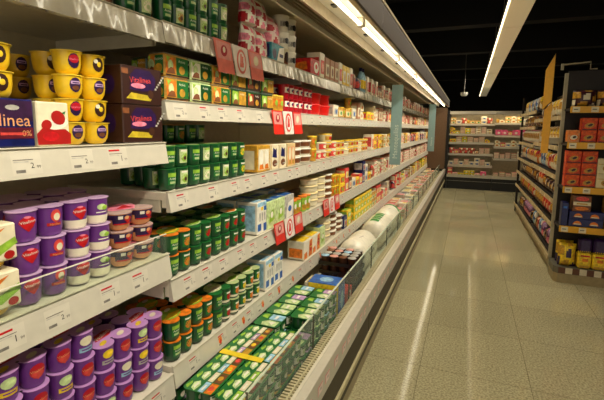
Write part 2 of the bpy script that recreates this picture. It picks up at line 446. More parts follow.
carton('linea', 'dark purple diet dessert carton', (.12, .16, .110), navy, pr_linea)
def pr_straw(b, dx, dy, dz):
    b.shape(F(dx), [(-.044, .004), (.044, .004), (.046, .03), (.03, .042), (.0, .04), (-.03, .045), (-.046, .03)], strawberry)
    b.ell(F2(dx), .012, .07, .02, .017, strawberry, rot=-.5); b.ell(F2(dx), -.02, .052, .014, .012, strawberry, rot=.4); b.ell(F(dx), .01, .056, .03, .015, white, rot=.2)
    b.shape(F2(dx), [(.022, .082), (.034, .088), (.03, .078)], mgreen); b.ell(F2(dx), -.01, .024, .022, .012, red); b.rect(T(dz), -.03, .03, -.03, .0, black)
carton('straw', 'cream strawberry dessert carton', (.12, .086, .108), cream, pr_straw)
def pr_choc(b, dx, dy, dz):
    w, e = F(dx), F2(dx)
    b.shape(w, [(-.055, .045), (-.05, .09), (-.03, .108), (.03, .108), (.055, .085), (.05, .05), (.0, .042)], dpurple)
    b.shape(e, [(-.07, .018), (.03, .014), (.04, .03), (-.05, .036)], lime if False else M('mustard_print', (196, 172, 40), .42)); b.ell(('x', dx / 2 + .002), .03, .035, .013, .014, choc); b.text(('x', dx / 2 + .002), 'Vitalinea', -.012, .076, .088, pinkred, .06)
    b.rect(e, -.085, -.06, .09, .106, brown); b.ell(e, -.02, .058, .03, .008, pink)
    for i in range(6): b.rect(e, .05 + i * .007, .058 + i * .007, .05 + i * .008, .056 + i * .008, lgrey)
    b.rect(S(dy), -.045, .045, .01, .1, darkbrown); b.ell(('-y', dy / 2 + .0012), 0, .06, .03, .03, dpurple)
carton('choco', 'brown chocolate dessert sleeve', (.115, .168, .116), darkbrown, pr_choc)
def pr_greencream(b, dx, dy, dz):
    w, e = F(dx), F2(dx); b.shape(w, [(-.07, .028), (.07, .028), (.07, .07), (.0, .095), (-.07, .08)], cream); b.shape(e, [(-.04, .04), (.03, .036), (.075, .06), (.07, .075), (.02, .055)], lime)
    b.ell(e, .055, .036, .012, .01, strawberry); b.shape(e, [(-.02, .06), (.03, .085), (.05, .1), (.02, .092)], orange)
def mk_greencream(k):
    root = thing('dessert_pack'); b = MB()
    b.box(-.055, .055, -.075, .075, .022, .108, cream, .004); sl = b.build('carton_sleeve', root); b = MB(); pr_greencream(b, .11, .15, .1); sp = b.build('label_print', sl)
    tree = [(sl, [sp])]
    for s in (-1, 1):
        b = MB(); b.lathe([(.026, 0), (.032, .006), (.034, .0215)], potyellow, 18, 0, s * .038); tree.append((b.build('tub', root), []))
    return root, tree
Kind('greencream', 'dessert_pack', 'dessert pack', (.112, .152, .109), mk_greencream, 'cream sleeved yellow pudding pack')

def pr_window(c1, c2, c3):
    def f(b, dx, dy, dz):
        w, e = F(dx), F2(dx)
        b.rect(w, -dy * .42, dy * .42, dz * .08, dz * .85, c1)
        for s in (-1, 1): b.ell(e, s * dy * .2, dz * .55, dy * .15, dz * .28, c2); b.shape(e, [(s * dy * .2 - dy * .17, dz * .1), (s * dy * .2 + dy * .17, dz * .1), (s * dy * .2 + dy * .1, dz * .3), (s * dy * .2 - dy * .12, dz * .26)], c3)
        b.rect(S(dy), -dx * .35, dx * .35, dz * .1, dz * .8, c1)
    return f
def pr_cat(c1, c2):
    def f(b, dx, dy, dz):
        w, e = F(dx), F2(dx); b.shape(w, [(-dy * .3, dz * .5), (dy * .25, dz * .45), (dy * .22, dz * .85), (dy * .05, dz * .78), (-dy * .2, dz * .88)], c1); b.ell(w, .0, dz * .25, dy * .3, dz * .14, c2); b.rect(e, -dy * .1, dy * .3, dz * .18, dz * .23, lgrey)
        b.rect(S(dy), -dx * .4, dx * .4, dz * .1, dz * .9, cream); b.rect(w, -dy * .46, -dy * .4, 0.004, dz - .004, gold)
    return f
carton('win_orange', 'white bottle carton with orange base', (.11, .14, .135), gold, pr_window(cream, white, orange))
carton('win_blue', 'cream carton with blue splash', (.11, .10, .135), cream, pr_cat(navy, brown))
carton('win_cat', 'beige carton with tan picture', (.11, .12, .135), M('beige_card', (214, 184, 128), .5), pr_window(peach, cream, gold))
carton('milkblue', 'white and blue yogurt carton', (.12, .105, .165), white, lambda b, dx, dy, dz: (b.rect(F(dx), -dy * .5 + .003, dy * .5 - .003, dz * .86, dz * .99, lblue), b.rect(F(dx), -dy * .45, -dy * .1, dz * .1, dz * .32, blue), b.rect(F(dx), dy * .15, dy * .47, dz * .05, dz * .3, blue), b.rect(F(dx), dy * .2, dy * .47, dz * .7, dz * .84, blue), b.ell(F(dx), .0, dz * .78, dy * .12, dz * .06, yellow), [b.rect(F2(dx), u * dy, (u + .14) * dy, dz * .4, dz * .66, lgrey) for u in (-.3, -.05, .2)], b.rect(S(dy), -dx * .4, dx * .4, dz * .1, dz * .9, lblue), b.rect(T(dz), -dy * .4, dy * .4, -dx * .35, dx * .35, lblue)))
carton('drinkgreen', 'lime and white drink carton', (.12, .11, .15), pgreen, lambda b, dx, dy, dz: (b.shape(F(dx), [(-dy * .3, dz * .2), (dy * .3, dz * .3), (dy * .2, dz * .7), (-dy * .2, dz * .6)], lime), b.rect(T(dz), -dy * .45, dy * .45, -dx * .4, .0, blue), b.rect(T(dz), -dy * .45, dy * .45, .005, dx * .4, pgreen), b.ell(F2(dx), 0, dz * .5, dy * .15, dz * .12, white), b.rect(S(dy), -dx * .4, dx * .4, dz * .1, dz * .9, pgreen)))
carton('drinkblue', 'grey and blue drink carton', (.12, .13, .15), lgrey, lambda b, dx, dy, dz: (b.shape(F(dx), [(-dy * .4, dz * .1), (dy * .3, dz * .15), (dy * .42, dz * .8), (-dy * .2, dz * .7)], white), b.rect(T(dz), -dy * .4, dy * .4, -dx * .4, dx * .3, blue), b.ell(F2(dx), 0, dz * .45, dy * .2, dz * .12, blue), b.rect(S(dy), -dx * .4, dx * .4, dz * .1, dz * .9, lime)))
carton('orangedrink', 'orange and white drink carton', (.12, .15, .125), offwhite, lambda b, dx, dy, dz: (b.shape(F(dx), [(-dy * .48, .004), (-dy * .1, .004), (-dy * .14, dz * .4), (-dy * .46, dz * .34)], orange), b.shape(F(dx), [(dy * .05, .004), (dy * .48, .004), (dy * .48, dz * .95), (dy * .16, dz * .9)], orange), b.ell(F2(dx), dy * .3, dz * .5, dy * .14, dz * .22, red), b.rect(F2(dx), dy * .2, dy * .42, dz * .48, dz * .58, yellow), b.rect(T(dz), -dy * .46, dy * .46, -dx * .4, dx * .4, yellow), b.rect(S(dy), -dx * .4, dx * .4, dz * .1, dz * .6, orange)))
carton('bluebag', 'blue spotted yogurt carton', (.20, .14, .225), blue, lambda b, dx, dy, dz: (b.ell(F(dx), 0, dz * .5, dy * .22, dz * .26, lblue), [b.ell(F(dx), u * dy, v * dz, .006, .006, white) for u, v in ((-.4, .2), (-.4, .8), (.4, .2), (.38, .82), (0, .9), (.1, .1), (-.3, .5), (.36, .5))], b.rect(S(dy), -dx * .48, dx * .48, .004, dz - .004, yellow), b.ell(T(dz), .0, .0, dy * .3, dx * .22, lblue), b.shape(('-y', dy / 2 + .0013), [(-dx * .4, dz * .3), (dx * .2, dz * .4), (dx * .3, dz * .8), (-dx * .3, dz * .7)], gold)))
carton('redbox', 'red and white snack box', (.12, .17, .10), red, lambda b, dx, dy, dz: (b.ell(F(dx), .02, dz * .5, dy * .26, dz * .36, white), b.ell(F2(dx), .02, dz * .55, dy * .13, dz * .16, pinkred), b.shape(S(dy), [(-.05, .02), (.04, .03), (.03, .08), (-.04, .07)], orange)))
carton('bluebox', 'teal and white dairy box', (.12, .16, .09), teal, lambda b, dx, dy, dz: (b.shape(F(dx), [(-dy * .1, .005), (dy * .48, .005), (dy * .48, dz * .95), (dy * .1, dz * .8)], white), b.rect(F2(dx), dy * .1, dy * .4, dz * .3, dz * .5, navy), b.ell(F(dx), -dy * .28, dz * .4, dy * .14, dz * .28, dpurple), b.rect(S(dy), -dx * .4, dx * .4, dz * .2, dz * .9, navy)))
# red four-packs with white swirls, red tubs
def rw(b, p): b.carc(p, -.9, .7, .03, .06, white); b.cell(p, -.1, .045, .013, .01, navy, .0013); b.cell(p, .05, .04, .01, .007, red, .0016)
cup_pack('redcup', 'yogurt_pack', 'crimson yogurt cup pack', straight, .072, crimson, crimson, [rw, rw], lidr=.036, lidstyle='rect')
def tub(key, desc, r, h, body, lidc, band=None, dots=None, name='tub', sx=1.0, multi=True, seg=20, flat=False):
    pr = [(r * .84, 0), (r * .9, .004), (r * .97, h * .8), (r, h - .008)]
    def make(k):
        b = MB(); b.lathe(pr, body, seg, 0, 0, 1, sx)
        lb = MB(); lb.lathe([(r * 1.03, h - .008), (r * 1.04, h - .002), (r * .97, h), (r * .3, h + .0005)], lidc, seg, 0, 0, 1, sx)
        dec = MB()
        if band:
            for a0, a1, z0, z1, c in band: dec.carc(pr, a0, a1, z0 * h, z1 * h, c, .0008)
        if dots:
            for a, z, ru, rv, c in dots: dec.cell(pr, a, z * h, ru, rv, c, .0014)
        if sx != 1: dec.v = [(x, y * sx, z) for x, y, z in dec.v]
        if multi:
            root = thing(name); body_o = b.build('container', root); l = lb.build('lid', root); subs = []
            if dec.v: subs.append(dec.build('label_print', body_o))
            return root, [(body_o, subs), (l, [])]
        for q in (lb, dec):
            for f, mi, sm in zip(q.f, q.mi, q.sm): b.f.append(tuple(i + len(b.v) for i in f)); b.mi.append(b.m(q.ms[mi])); b.sm.append(sm)
            b.v += q.v
        return b.build(name), []
    Kind(key, name, 'tub', (2.08 * r, 2.08 * r * sx, h + .001), make, desc)
tub('whitetub', 'black-printed white tub', .046, .088, white, white, [(-1.2, .9, .3, .62, lgrey)], [(-.2, .48, .02, .016, black), (.35, .48, .01, .014, black), (-.7, .45, .008, .012, grey)])
tub('browntub', 'brown and cream pudding tub', .046, .088, cream, cream, [(-1.2, .9, .02, .45, brown)], [(-.2, .5, .018, .03, darkbrown)])
tub('flatwhite', 'flat cream cheese tub', .062, .047, offwhite, M('cream_lid', (232, 214, 160), .35), [(-1.4, 1.0, .2, .6, cream)], None, sx=1.25)
tub('flatbrown', 'flat dark-labelled tub', .062, .047, white, white, [(-1.2, .1, .2, .75, brown), (.1, .9, .2, .75, grey)], None, sx=1.2)
tub('yellowtub', 'yellow-lidded cheese tub', .052, .06, cream, yellow, [(-1.2, .9, .2, .7, gold)], [(-.2, .45, .018, .012, red)])
tub('redlabtub', 'red-labelled white tub', .05, .06, white, cream, [(-1.3, .9, .15, .8, pinkred)], [(-.2, .5, .02, .013, cream)])
tub('redtub', 'bright red rectangular tub', .072, .072, M('bright_red_plastic', (214, 26, 22), .3), M('bright_red_plastic'), None, None, sx=1.35)
tub('jar', 'amber dessert jar', .032, .085, gold, yellow, [(-1.2, .9, .3, .75, orange)], [(-.2, .5, .012, .016, lime)])
tub('greenjar', 'green and yellow drink bottle', .03, .10, lime, orange, [(-1.2, .9, .1, .45, gold)], [(-.2, .6, .012, .016, white)])
def pouch(key, desc, dims, base, c1, c2, name='pouch', text=None, multi=True, bulge=1.0):
    dx, dy, dz = dims
    def make(k):
        b = MB(); nu, nv = 14, 16; 
        def P_(i, j, s):
            u, v = -1 + 2 * i / nu, j / nv
            th = (dx / 2) * max(0, 1 - u * u) ** .5 * (1 if v < .12 else (1 - ((v - .12) / .88) ** 3)) ** .6 * bulge if v < 1 else 0
            wdt = dy / 2 * (1 - .10 * math.sin(PI * min(1, v * 1.05)) * (1 if v > .3 else v / .3))
            return (s * max(th, .0008), u * wdt, v * dz)
        for s in (1, -1):
            vs = [P_(i, j, s) for j in range(nv + 1) for i in range(nu + 1)]
            for j in range(nv):
                for i in range(nu):
                    q = (j * (nu + 1) + i, j * (nu + 1) + i + 1, (j + 1) * (nu + 1) + i + 1, (j + 1) * (nu + 1) + i)
                    m = base
                    q1 = math.sin(i * .75 + j * .32 + 1) + math.sin(j * .62 - i * .45); m = c1 if q1 > .55 else (c2 if q1 < -.85 else base)
                    b.add([vs[t] for t in q], [(0, 1, 2, 3) if s == 1 else (3, 2, 1, 0)], m, True)
        b.add([P_(i, 0, 1) for i in range(nu + 1)] + [P_(i, 0, -1) for i in range(nu, -1, -1)], [tuple(range(2 * nu + 2))], base)
        o = b.build(name)
        if not multi: return o, []
        root = thing(name); o.name = 'bag'; o.parent = root; s = MB(); s.box(-.0015, .0015, -dy / 2 * .93, dy / 2 * .93, dz, dz + .008, base); t = s.build('seal', root)
        subs = []
        if text:
            s = MB(); s.text(('x', dx / 2 * .93), text, 0, dz * .62, dy * .6, white, .1); subs.append(s.build('lettering', o))
        return root, [(o, subs), (t, [])]
    Kind(key, name, 'bag' if name != 'pouch' else 'pouch', (dx, dy, dz + (.008 if multi else 0)), make, desc)
pouch('redpouch', 'red and white yogurt pouch', (.075, .115, .125), white, crimson, pink)
pouch('pinkpouch', 'pale pink yogurt pouch', (.09, .14, .13), M('pale_pink_film', (228, 196, 186), .3), pink, crimson)
# milk bottle, dark trays
def mk_milk(k):
    root = thing('milk_bottle'); b = MB()
    prof = [(.036, 0), (.043, .006), (.045, .03), (.045, .10), (.042, .125), (.045, .15), (.044, .18), (.036, .215), (.020, .24), (.016, .25)]
    b.lathe(prof, milkmat, 18); body = b.build('bottle_body', root)
    d = MB(); d.carc(prof, -PI, PI, .045, .09, mgreen, .0008)
    for i in range(5): d.carc(prof, -.8 + i * .32, -.62 + i * .32, .05, .085, green, .0014)
    d.carc(prof, 1.0, 1.9, .11, .14, choc, .0008)
    lab = d.build('label_print', body)
    c = MB(); c.lathe([(.019, .245), (.020, .249), (.020, .268), (.017, .27)], green, 16); cap = c.build('cap', root)
    return root, [(body, [lab]), (cap, [])]
Kind('milk', 'milk_bottle', 'milk bottle', (.09, .09, .27), mk_milk, 'white plastic milk bottle')
def mk_tray(k):
    root = thing('dessert_tray'); b = MB()
    b.box(-.135, .135, -.135, .135, 0, .006, black); 
    for a in (-1, 1): b.box(min(a * .135, a * .131), max(a * .135, a * .131), -.135, .135, .006, .026, black); b.box(-.131, .131, min(a * .135, a * .131), max(a * .135, a * .131), .006, .026, black)
    t = b.build('tray', root); tree = [(t, [])]
    cm = MB().lathe([(.022, .0065), (.028, .012), (.0295, .058), (.031, .061)], choc, 16).mesh('cup')
    lm = [MB().lathe([(.0312, .0612), (.0312, .0626), (.004, .0628)], c, 16).mesh('foil_lid') for c in (lblue, lgrey, brown, hampink)]
    for i in range(4):
        for j in range(4):
            c = bpy.data.objects.new('cup', cm); C.objects.link(c); c.parent = root; c.location = (-.098 + i * .0655, -.098 + j * .0655, 0)
            f = bpy.data.objects.new('foil_lid', lm[(i * 3 + j * 5 + i * j) % 4]); C.objects.link(f); f.parent = c; tree.append((c, [f]))
    return root, tree
Kind('tray', 'dessert_tray', 'dessert tray', (.272, .272, .064), mk_tray, 'black tray of chocolate cups')
# small far goods: one mesh each
FAR = []
def far(key, desc, shape, dims, c1, c2, c3, name, cat):
    dx, dy, dz = dims
    def make(k):
        b = MB()
        if shape == 'box':
            b.box(-dx / 2, dx / 2, -dy / 2, dy / 2, 0, dz, c1, .004); b.rect(F(dx), -dy * .38, dy * .38, dz * .15, dz * .7, c2); b.ell(F2(dx), dy * .05, dz * .42, dy * .2, dz * .2, c3)
            b.rect(S(dy), -dx * .4, dx * .4, dz * .2, dz * .8, c2); b.rect(T(dz), -dy * .36, dy * .36, -dx * .3, dx * .3, c2)
        elif shape == 'tray':
            b.prism(rprism(dx * .86, dy * .86, .01), 0, dz * .7, c3); b.prism(rprism(dx, dy, .014), dz * .7, dz * .8, c3); b.prism(rprism(dx * .9, dy * .9, .012), dz * .8, dz, c1); b.rect(('z', dz + .0006), -dy * .2, dy * .3, -dx * .4, dx * .1, c2)
            b.rect(('x', dx / 2 + .0006), -dy * .3, dy * .3, dz * .72, dz * .79, c2)
        elif shape == 'wedge':
            b.prism([(-dy / 2, 0), (dy / 2, 0), (dy / 2, dz * .55), (-dy * .1, dz), (-dy / 2, dz * .8)], -dx / 2, dx / 2, c1, 'x'); b.ell(F(dx), -.01, dz * .38, dy * .26, dz * .24, c2); b.rect(F2(dx), -dy * .2, dy * .12, dz * .3, dz * .45, c3)
        elif shape == 'bottle':
            pr = [(dx * .42, 0), (dx * .48, dz * .03), (dx * .48, dz * .6), (dx * .3, dz * .78), (dx * .2, dz * .84), (dx * .2, dz)]
            b.lathe(pr, c1, 14); b.carc(pr, -PI, PI, dz * .15, dz * .5, c2, .0008); b.lathe([(dx * .23, dz * .86), (dx * .24, dz * 1.001), (dx * .05, dz * 1.002)], c3, 12)
        elif shape == 'bag':
            vs = []; nu, nv = 10, 10; ph = len(key) + sum(map(ord, key)) % 7
            for s in (1, -1):
                vs = [(s * dx / 2 * (max(0, 1 - abs(-1 + 2 * i / nu) ** 2.2)) ** .5 * (max(0, 1 - abs(-1 + 2 * j / nv) ** 3)) ** .5 + s * .001, (-1 + 2 * i / nu) * dy / 2, dz * j / nv) for j in range(nv + 1) for i in range(nu + 1)]
                for j in range(nv):
                    for i in range(nu):
                        q = (j * (nu + 1) + i, j * (nu + 1) + i + 1, (j + 1) * (nu + 1) + i + 1, (j + 1) * (nu + 1) + i)
                        q1 = math.sin(i * .8 + j * .4 + ph) + math.sin(j * .75 - i * .5 + ph * 2); m = c2 if q1 > .5 else (c3 if q1 < -.9 else c1)
                        b.add([vs[t] for t in q], [(0, 1, 2, 3) if s == 1 else (3, 2, 1, 0)], m, True)
        return b.build(name), []
    Kind(key, name, cat, dims, make, desc); return key
far('f_ham', 'pink sliced ham tray', 'tray', (.15, .12, .035), hampink, pink, offwhite, 'ham_tray', 'meat tray')
far('f_ham2', 'salmon-pink meat tray', 'tray', (.15, .14, .045), M('salmon_meat', (206, 120, 92), .45), cream, offwhite, 'ham_tray', 'meat tray')
far('f_cheese', 'yellow cheese wedge pack', 'wedge', (.10, .11, .085), yellow, red, white, 'cheese_wedge', 'cheese')
far('f_cheese2', 'cream cheese wedge pack', 'wedge', (.10, .12, .08), cream, gold, pinkred, 'cheese_wedge', 'cheese')
far('f_butter', 'yellow butter carton', 'box', (.10, .12, .07), yellow, lime, white, 'butter_box', 'butter box')
far('f_butter2', 'cream butter carton', 'box', (.10, .12, .06), cream, lgrey, gold, 'butter_box', 'butter box')
far('f_butter3', 'golden margarine carton', 'box', (.10, .13, .075), gold, cream, green, 'butter_box', 'butter box')
far('f_red', 'red sausage carton', 'box', (.09, .11, .10), pinkred, cream, yellow, 'food_box', 'food box')
far('f_redy', 'yellow and red food carton', 'box', (.10, .15, .08), yellow, pinkred, lime, 'food_box', 'food box')
far('f_white', 'white food carton', 'box', (.10, .12, .09), offwhite, lgrey, blue, 'food_box', 'food box')
far('f_brown', 'brown food carton', 'box', (.10, .10, .11), brown, cream, orange, 'food_box', 'food box')
far('f_dark', 'dark blue food carton', 'box', (.10, .10, .11), navy, lgrey, red, 'food_box', 'food box')
far('f_pinkbox', 'bright pink food carton', 'box', (.10, .13, .13), M('hot_pink_print', (232, 84, 134), .42), pink, white, 'food_box', 'food box')
far('f_tall', 'tall white and pink carton', 'box', (.10, .09, .165), offwhite, pinkred, hampink, 'food_box', 'food box')
far('f_tall2', 'tall brown and cream carton', 'box', (.10, .10, .15), M('tan_card', (176, 120, 84), .45), cream, brown, 'food_box', 'food box')
far('f_tally', 'tall yellow and white carton', 'box', (.10, .095, .16), yellow, offwhite, gold, 'food_box', 'food box')
far('f_bottle', 'yellow-labelled dark bottle', 'bottle', (.07, .07, .23), lblue, yellow, navy, 'bottle', 'bottle')
far('f_bottle2', 'white drink bottle', 'bottle', (.06, .06, .14), white, pinkred, red, 'bottle', 'bottle')
far('f_saus', 'brownish sausage pouch', 'bag', (.05, .12, .14), M('sausage_film', (150, 84, 56), .4), pinkred, cream, 'food_pouch', 'pouch')
far('f_saus2', 'purple and red fruit pouch', 'bag', (.06, .12, .12), dpurple, pinkred, lgrey, 'food_pouch', 'pouch')
far('f_grey', 'silver fish packet', 'tray', (.16, .13, .03), lgrey, navy, white, 'fish_packet', 'packet')
far('f_grey2', 'pale fish packet', 'tray', (.16, .14, .035), offwhite, yellow, white, 'fish_packet', 'packet')
far('s_gold', 'golden crisp bag', 'bag', (.10, .17, .21), gold, cream, yellow, 'snack_bag', 'snack bag')
far('s_white', 'white and gold snack bag', 'bag', (.10, .16, .20), cream, gold, white, 'snack_bag', 'snack bag')
far('s_blue', 'blue snack bag', 'bag', (.10, .17, .21), blue, white, lblue, 'snack_bag', 'snack bag')
far('s_orange', 'orange snack bag', 'bag', (.10, .16, .20), orange, cream, red, 'snack_bag', 'snack bag')
far('s_red', 'red snack bag', 'bag', (.10, .15, .19), red, cream, orange, 'snack_bag', 'snack bag')
far('s_purple', 'purple snack bag', 'bag', (.10, .16, .20), M('violet_film', (110, 40, 110), .35), pink, mauve, 'snack_bag', 'snack bag')
far('s_brown', 'brown biscuit bag', 'bag', (.10, .15, .17), brown, gold, cream, 'snack_bag', 'snack bag')
far('s_dark', 'dark maroon cake bag', 'bag', (.12, .19, .15), M('maroon_film', (60, 20, 30), .3), gold, cream, 'snack_bag', 'snack bag')
far('s_pop', 'yellow popcorn bag', 'bag', (.11, .15, .23), yellow, gold, dpurple, 'snack_bag', 'snack bag')

# ---------------------------------------------------------------- placing goods
ORD = 'first second third fourth fifth sixth seventh eighth ninth tenth eleventh twelfth thirteenth fourteenth fifteenth sixteenth seventeenth eighteenth nineteenth twentieth'.split()
LAY = {2: ('lower', 'upper'), 3: ('bottom', 'middle', 'top'), 4: ('bottom', 'second', 'third', 'top'), 5: ('bottom', 'second', 'third', 'fourth', 'top')}
COUNT = {}; USED = set()
def place(u, key, s, layers=1, xf=None, tiltz=0.0, desc=None, z=None, keys=None, back=False):
    """stack of `layers` goods of kind `key` centred at s along unit u; returns nothing"""
    k = K[key]; dsc = desc or k.desc
    ck = (dsc, u['ph'], back); COUNT[ck] = n = COUNT.get(ck, 0) + 1
    zz = u['z'] if z is None else z
    for l in range(layers):
        kk = K[keys[l]] if keys else k
        dx = kk.dims[0]; x = (u['xf'] if xf is None else xf)
        jx, js = R.uniform(-.003, .003) * (l > 0), R.uniform(-.003, .003) * (l > 0) * 0
        if u['o'] == 'L': loc = (x - dx / 2 + jx, s + js, zz); rz = 0
        elif u['o'] == 'G': loc = (x + dx / 2 - jx, s, zz); rz = PI
        else: loc = (s, x + dx / 2 - jx, zz); rz = -PI / 2
        end = 'from camera' if u['o'] in 'LG' else 'from left'
        lw = ' back-row' if back else ''
        if layers > 1: lab = f"{dsc}, {LAY[layers][l]} in {ORD[n - 1]}{lw} stack {end}, {u['ph']}"
        else: lab = f"{dsc}, {ORD[n - 1]}{lw} {end}, {u['ph']}"
        assert lab not in USED, lab
        USED.add(lab)
        spawn(kk.key, loc, rz + tiltz + R.uniform(-.02, .02), lab, f"{kk.desc.split(',')[0]}s, {u['ph']}")
        zz += kk.dims[2] + .0008
def row(u, keys, s0, s1, layers=1, gap=.006, xf=None, rnd=False, back=False, p_gap=0.0):
    s = s0; i = 0
    while True:
        key = R.choice(keys) if rnd else keys[i % len(keys)]
        dy = K[key].dims[1]
        if s + dy > s1: break
        n = max(1, min(5, int(R.uniform(.72, 1.0) * min(u.get('h', .2), .24) / (K[key].dims[2] + .001)))) if layers == 'fill' else layers if isinstance(layers, int) else R.choice(layers)
        lim = u.get('h', 9) if not (back and 'deck' in u['ph']) else .185
        while n > 1 and n * (K[key].dims[2] + .001) > lim: n -= 1
        if K[key].dims[2] > lim: i += 1; continue
        if R.random() >= p_gap: place(u, key, s + dy / 2, n, xf, back=back)
        s += dy + gap; i += 1

def mk_jug(label, end):
    def make(k):
        root = thing('milk_jug'); L_ = .50
        prof = [(r * 1.28, z) for r, z in [(.03, 0), (.075, .012), (.096, .05), (.10, .12), (.098, .25), (.10, .38), (.094, .45), (.07, .488), (.03, .50)]]
        def lie(b):   # axis z -> y
            b.v = [(x, z - L_ / 2, -y * 1.15 + .1473) for x, y, z in b.v]; return b
        body = lie(MB().lathe(prof, milkmat, 24)).build('jug_body', root); subs = []
        d = MB()
        for i in range(6): d.carc(prof, .9 + .72 * 0 , 1.0, .1, .11, milkmat)
        for i in range(5): d.carc(prof, -1.35 + i * .02, -1.3 + i * .02, .16 + i * .02, .17 + i * .02, choc, .0008)
        for i in range(4): d.carc(prof, -.28, -.12, .12 + i * .05, .145 + i * .05, choc, .0008)
        if label:
            for i in range(5): d.carc(prof, -1.85, -1.2, .05 + i * .08, .115 + i * .08, green, .001)
        subs.append(lie(d).build('label_print', body)); tree = [(body, subs)]
        if end:
            c = MB().lathe([(.115, .40), (.1279, .405), (.1275, .455), (.10, .495), (.04, .506)], green, 24)
            tree.append((lie(c).build('cap', root), []))
        return root, tree
    return make
Kind('jug_a', 'milk_jug', 'milk jug', (.257, .505, .295), mk_jug(False, False), 'plain white lying milk jug')
Kind('jug_b', 'milk_jug', 'milk jug', (.257, .505, .295), mk_jug(True, False), 'milk jug with green striped label')
Kind('jug_c', 'milk_jug', 'milk jug', (.257, .51, .295), mk_jug(False, True), 'milk jug with green end cap')

# ================================================================= THE SETTING
def floor_mat():
    m = bpy.data.materials.new('terrazzo_tiles'); m.use_nodes = True; N = m.node_tree.nodes; L = m.node_tree.links; b = N['Principled BSDF']
    tc = N.new('ShaderNodeTexCoord'); mp = N.new('ShaderNodeMapping'); mp.inputs['Location'].default_value = (-.43, -2.56, 0); L.new(tc.outputs['Object'], mp.inputs['Vector'])
    br = N.new('ShaderNodeTexBrick'); br.offset = 0; br.inputs['Scale'].default_value = 1; br.inputs['Brick Width'].default_value = .63; br.inputs['Row Height'].default_value = .63
    br.inputs['Mortar Size'].default_value = .0022; br.inputs['Mortar Smooth'].default_value = .2
    br.inputs['Color1'].default_value = (.92, .92, .92, 1); br.inputs['Color2'].default_value = (1.06, 1.06, 1.06, 1); br.inputs['Mortar'].default_value = (.50, .48, .45, 1)
    L.new(mp.outputs[0], br.inputs['Vector'])
    n1 = N.new('ShaderNodeTexNoise'); n1.inputs['Scale'].default_value = 85; n1.inputs['Detail'].default_value = 3; L.new(tc.outputs['Object'], n1.inputs['Vector'])
    r1 = N.new('ShaderNodeValToRGB'); r1.color_ramp.elements[0].position = .36; r1.color_ramp.elements[1].position = .62
    r1.color_ramp.elements[0].color = (*[lin(v) for v in FLOOR_A], 1); r1.color_ramp.elements[1].color = (*[lin(v) for v in FLOOR_B], 1)
    L.new(n1.outputs['Fac'], r1.inputs[0])
    n2 = N.new('ShaderNodeTexNoise'); n2.inputs['Scale'].default_value = 1.3; L.new(tc.outputs['Object'], n2.inputs['Vector'])
    mr = N.new('ShaderNodeMapRange'); mr.inputs['To Min'].default_value = .86; mr.inputs['To Max'].default_value = 1.12; L.new(n2.outputs['Fac'], mr.inputs[0])
    mx = N.new('ShaderNodeMix'); mx.data_type = 'RGBA'; mx.blend_type = 'MULTIPLY'; mx.inputs[0].default_value = 1
    L.new(r1.outputs[0], mx.inputs[6]); L.new(br.outputs['Color'], mx.inputs[7])
    sc = N.new('ShaderNodeVectorMath'); sc.operation = 'SCALE'; L.new(mx.outputs[2], sc.inputs[0]); L.new(mr.outputs[0], sc.inputs['Scale']); L.new(sc.outputs[0], b.inputs['Base Color'])
    rr = N.new('ShaderNodeMapRange'); rr.inputs['To Min'].default_value = .03; rr.inputs['To Max'].default_value = .09; L.new(n2.outputs['Fac'], rr.inputs[0]); L.new(rr.outputs[0], b.inputs['Roughness'])
    bp = N.new('ShaderNodeBump'); bp.inputs['Strength'].default_value = .06; bp.inputs['Distance'].default_value = .002; L.new(n1.outputs['Fac'], bp.inputs['Height']); L.new(bp.outputs[0], b.inputs['Normal'])
    return m
FLOOR_A = (156, 147, 110); FLOOR_B = (202, 192, 150)
ceilm = M('black_ceiling_paint', (8, 7, 6), .9); wallm = M('dark_wall_paint', (22, 20, 18), .8)
def struct(name, x0, x1, y0, y1, z0, z1, mat): return tag(MB().box(x0, x1, y0, y1, z0, z1, mat).build(name), kind='structure')
struct('floor', -1.7, 6, -3.5, 18, -.1, 0, floor_mat())
struct('ceiling', -1.7, 6, -3.5, 18, 3.6, 3.7, ceilm)
struct('wall_left', -1.7, -1.6, -3.5, 18, 0, 3.6, wallm)
struct('wall_right', 6, 6.1, -3.5, 18, 0, 3.6, wallm)
struct('wall_back', -1.7, 6, 18, 18.1, 0, 3.6, wallm)
beamm = M('dark_beam_paint', (10, 8, 6), .9)
for i, (y, z) in enumerate(((5.2, 3.1), (7.4, 3.15), (9.6, 3.1), (12.0, 3.1), (14.5, 3.1))):
    tag(MB().box(-1.6, 6, y - .12, y + .12, z, 3.6, beamm).build('trim_%d' % (i + 1)), kind='structure')

# ================================================================= LEFT COOLER
metal = M('cooler_white_enamel', (214, 206, 184), .38, var=.04); inner = M('cooler_back_enamel', (206, 194, 164), .45, var=.05)
rail_m = M('price_rail_plastic', (200, 193, 174), .28, var=.04, coat=.25); rail_top = M('glossy_price_rail', (206, 200, 184), .2, var=.05, coat=.8, streak=14)
bumper = M('bumper_rubber', (52, 42, 26), .5); bumper2 = M('bumper_cream', (196, 184, 140), .4); kick = M('kick_plate_metal', (150, 134, 100), .35, var=.06)
fascia = M('brown_fascia', (36, 26, 14), .55, var=.06); led = M('led_tube', (255, 244, 218), emit=8.0); grill_m = M('grille_plastic', (190, 178, 140), .4); grill_d = M('grille_gap', (84, 76, 56), .6)
alu = M('aluminium_moulding', (170, 156, 126), .3, metal=.6)
guardm = M('clear_guard', (225, 232, 215), .06, trans=.88); guardc = M('very_clear_guard', (225, 232, 215), .06, trans=.965)
SH = [1.843, 1.587, 1.273, .955, .624]; RB = [1.776, 1.522, 1.202, .876, .541]
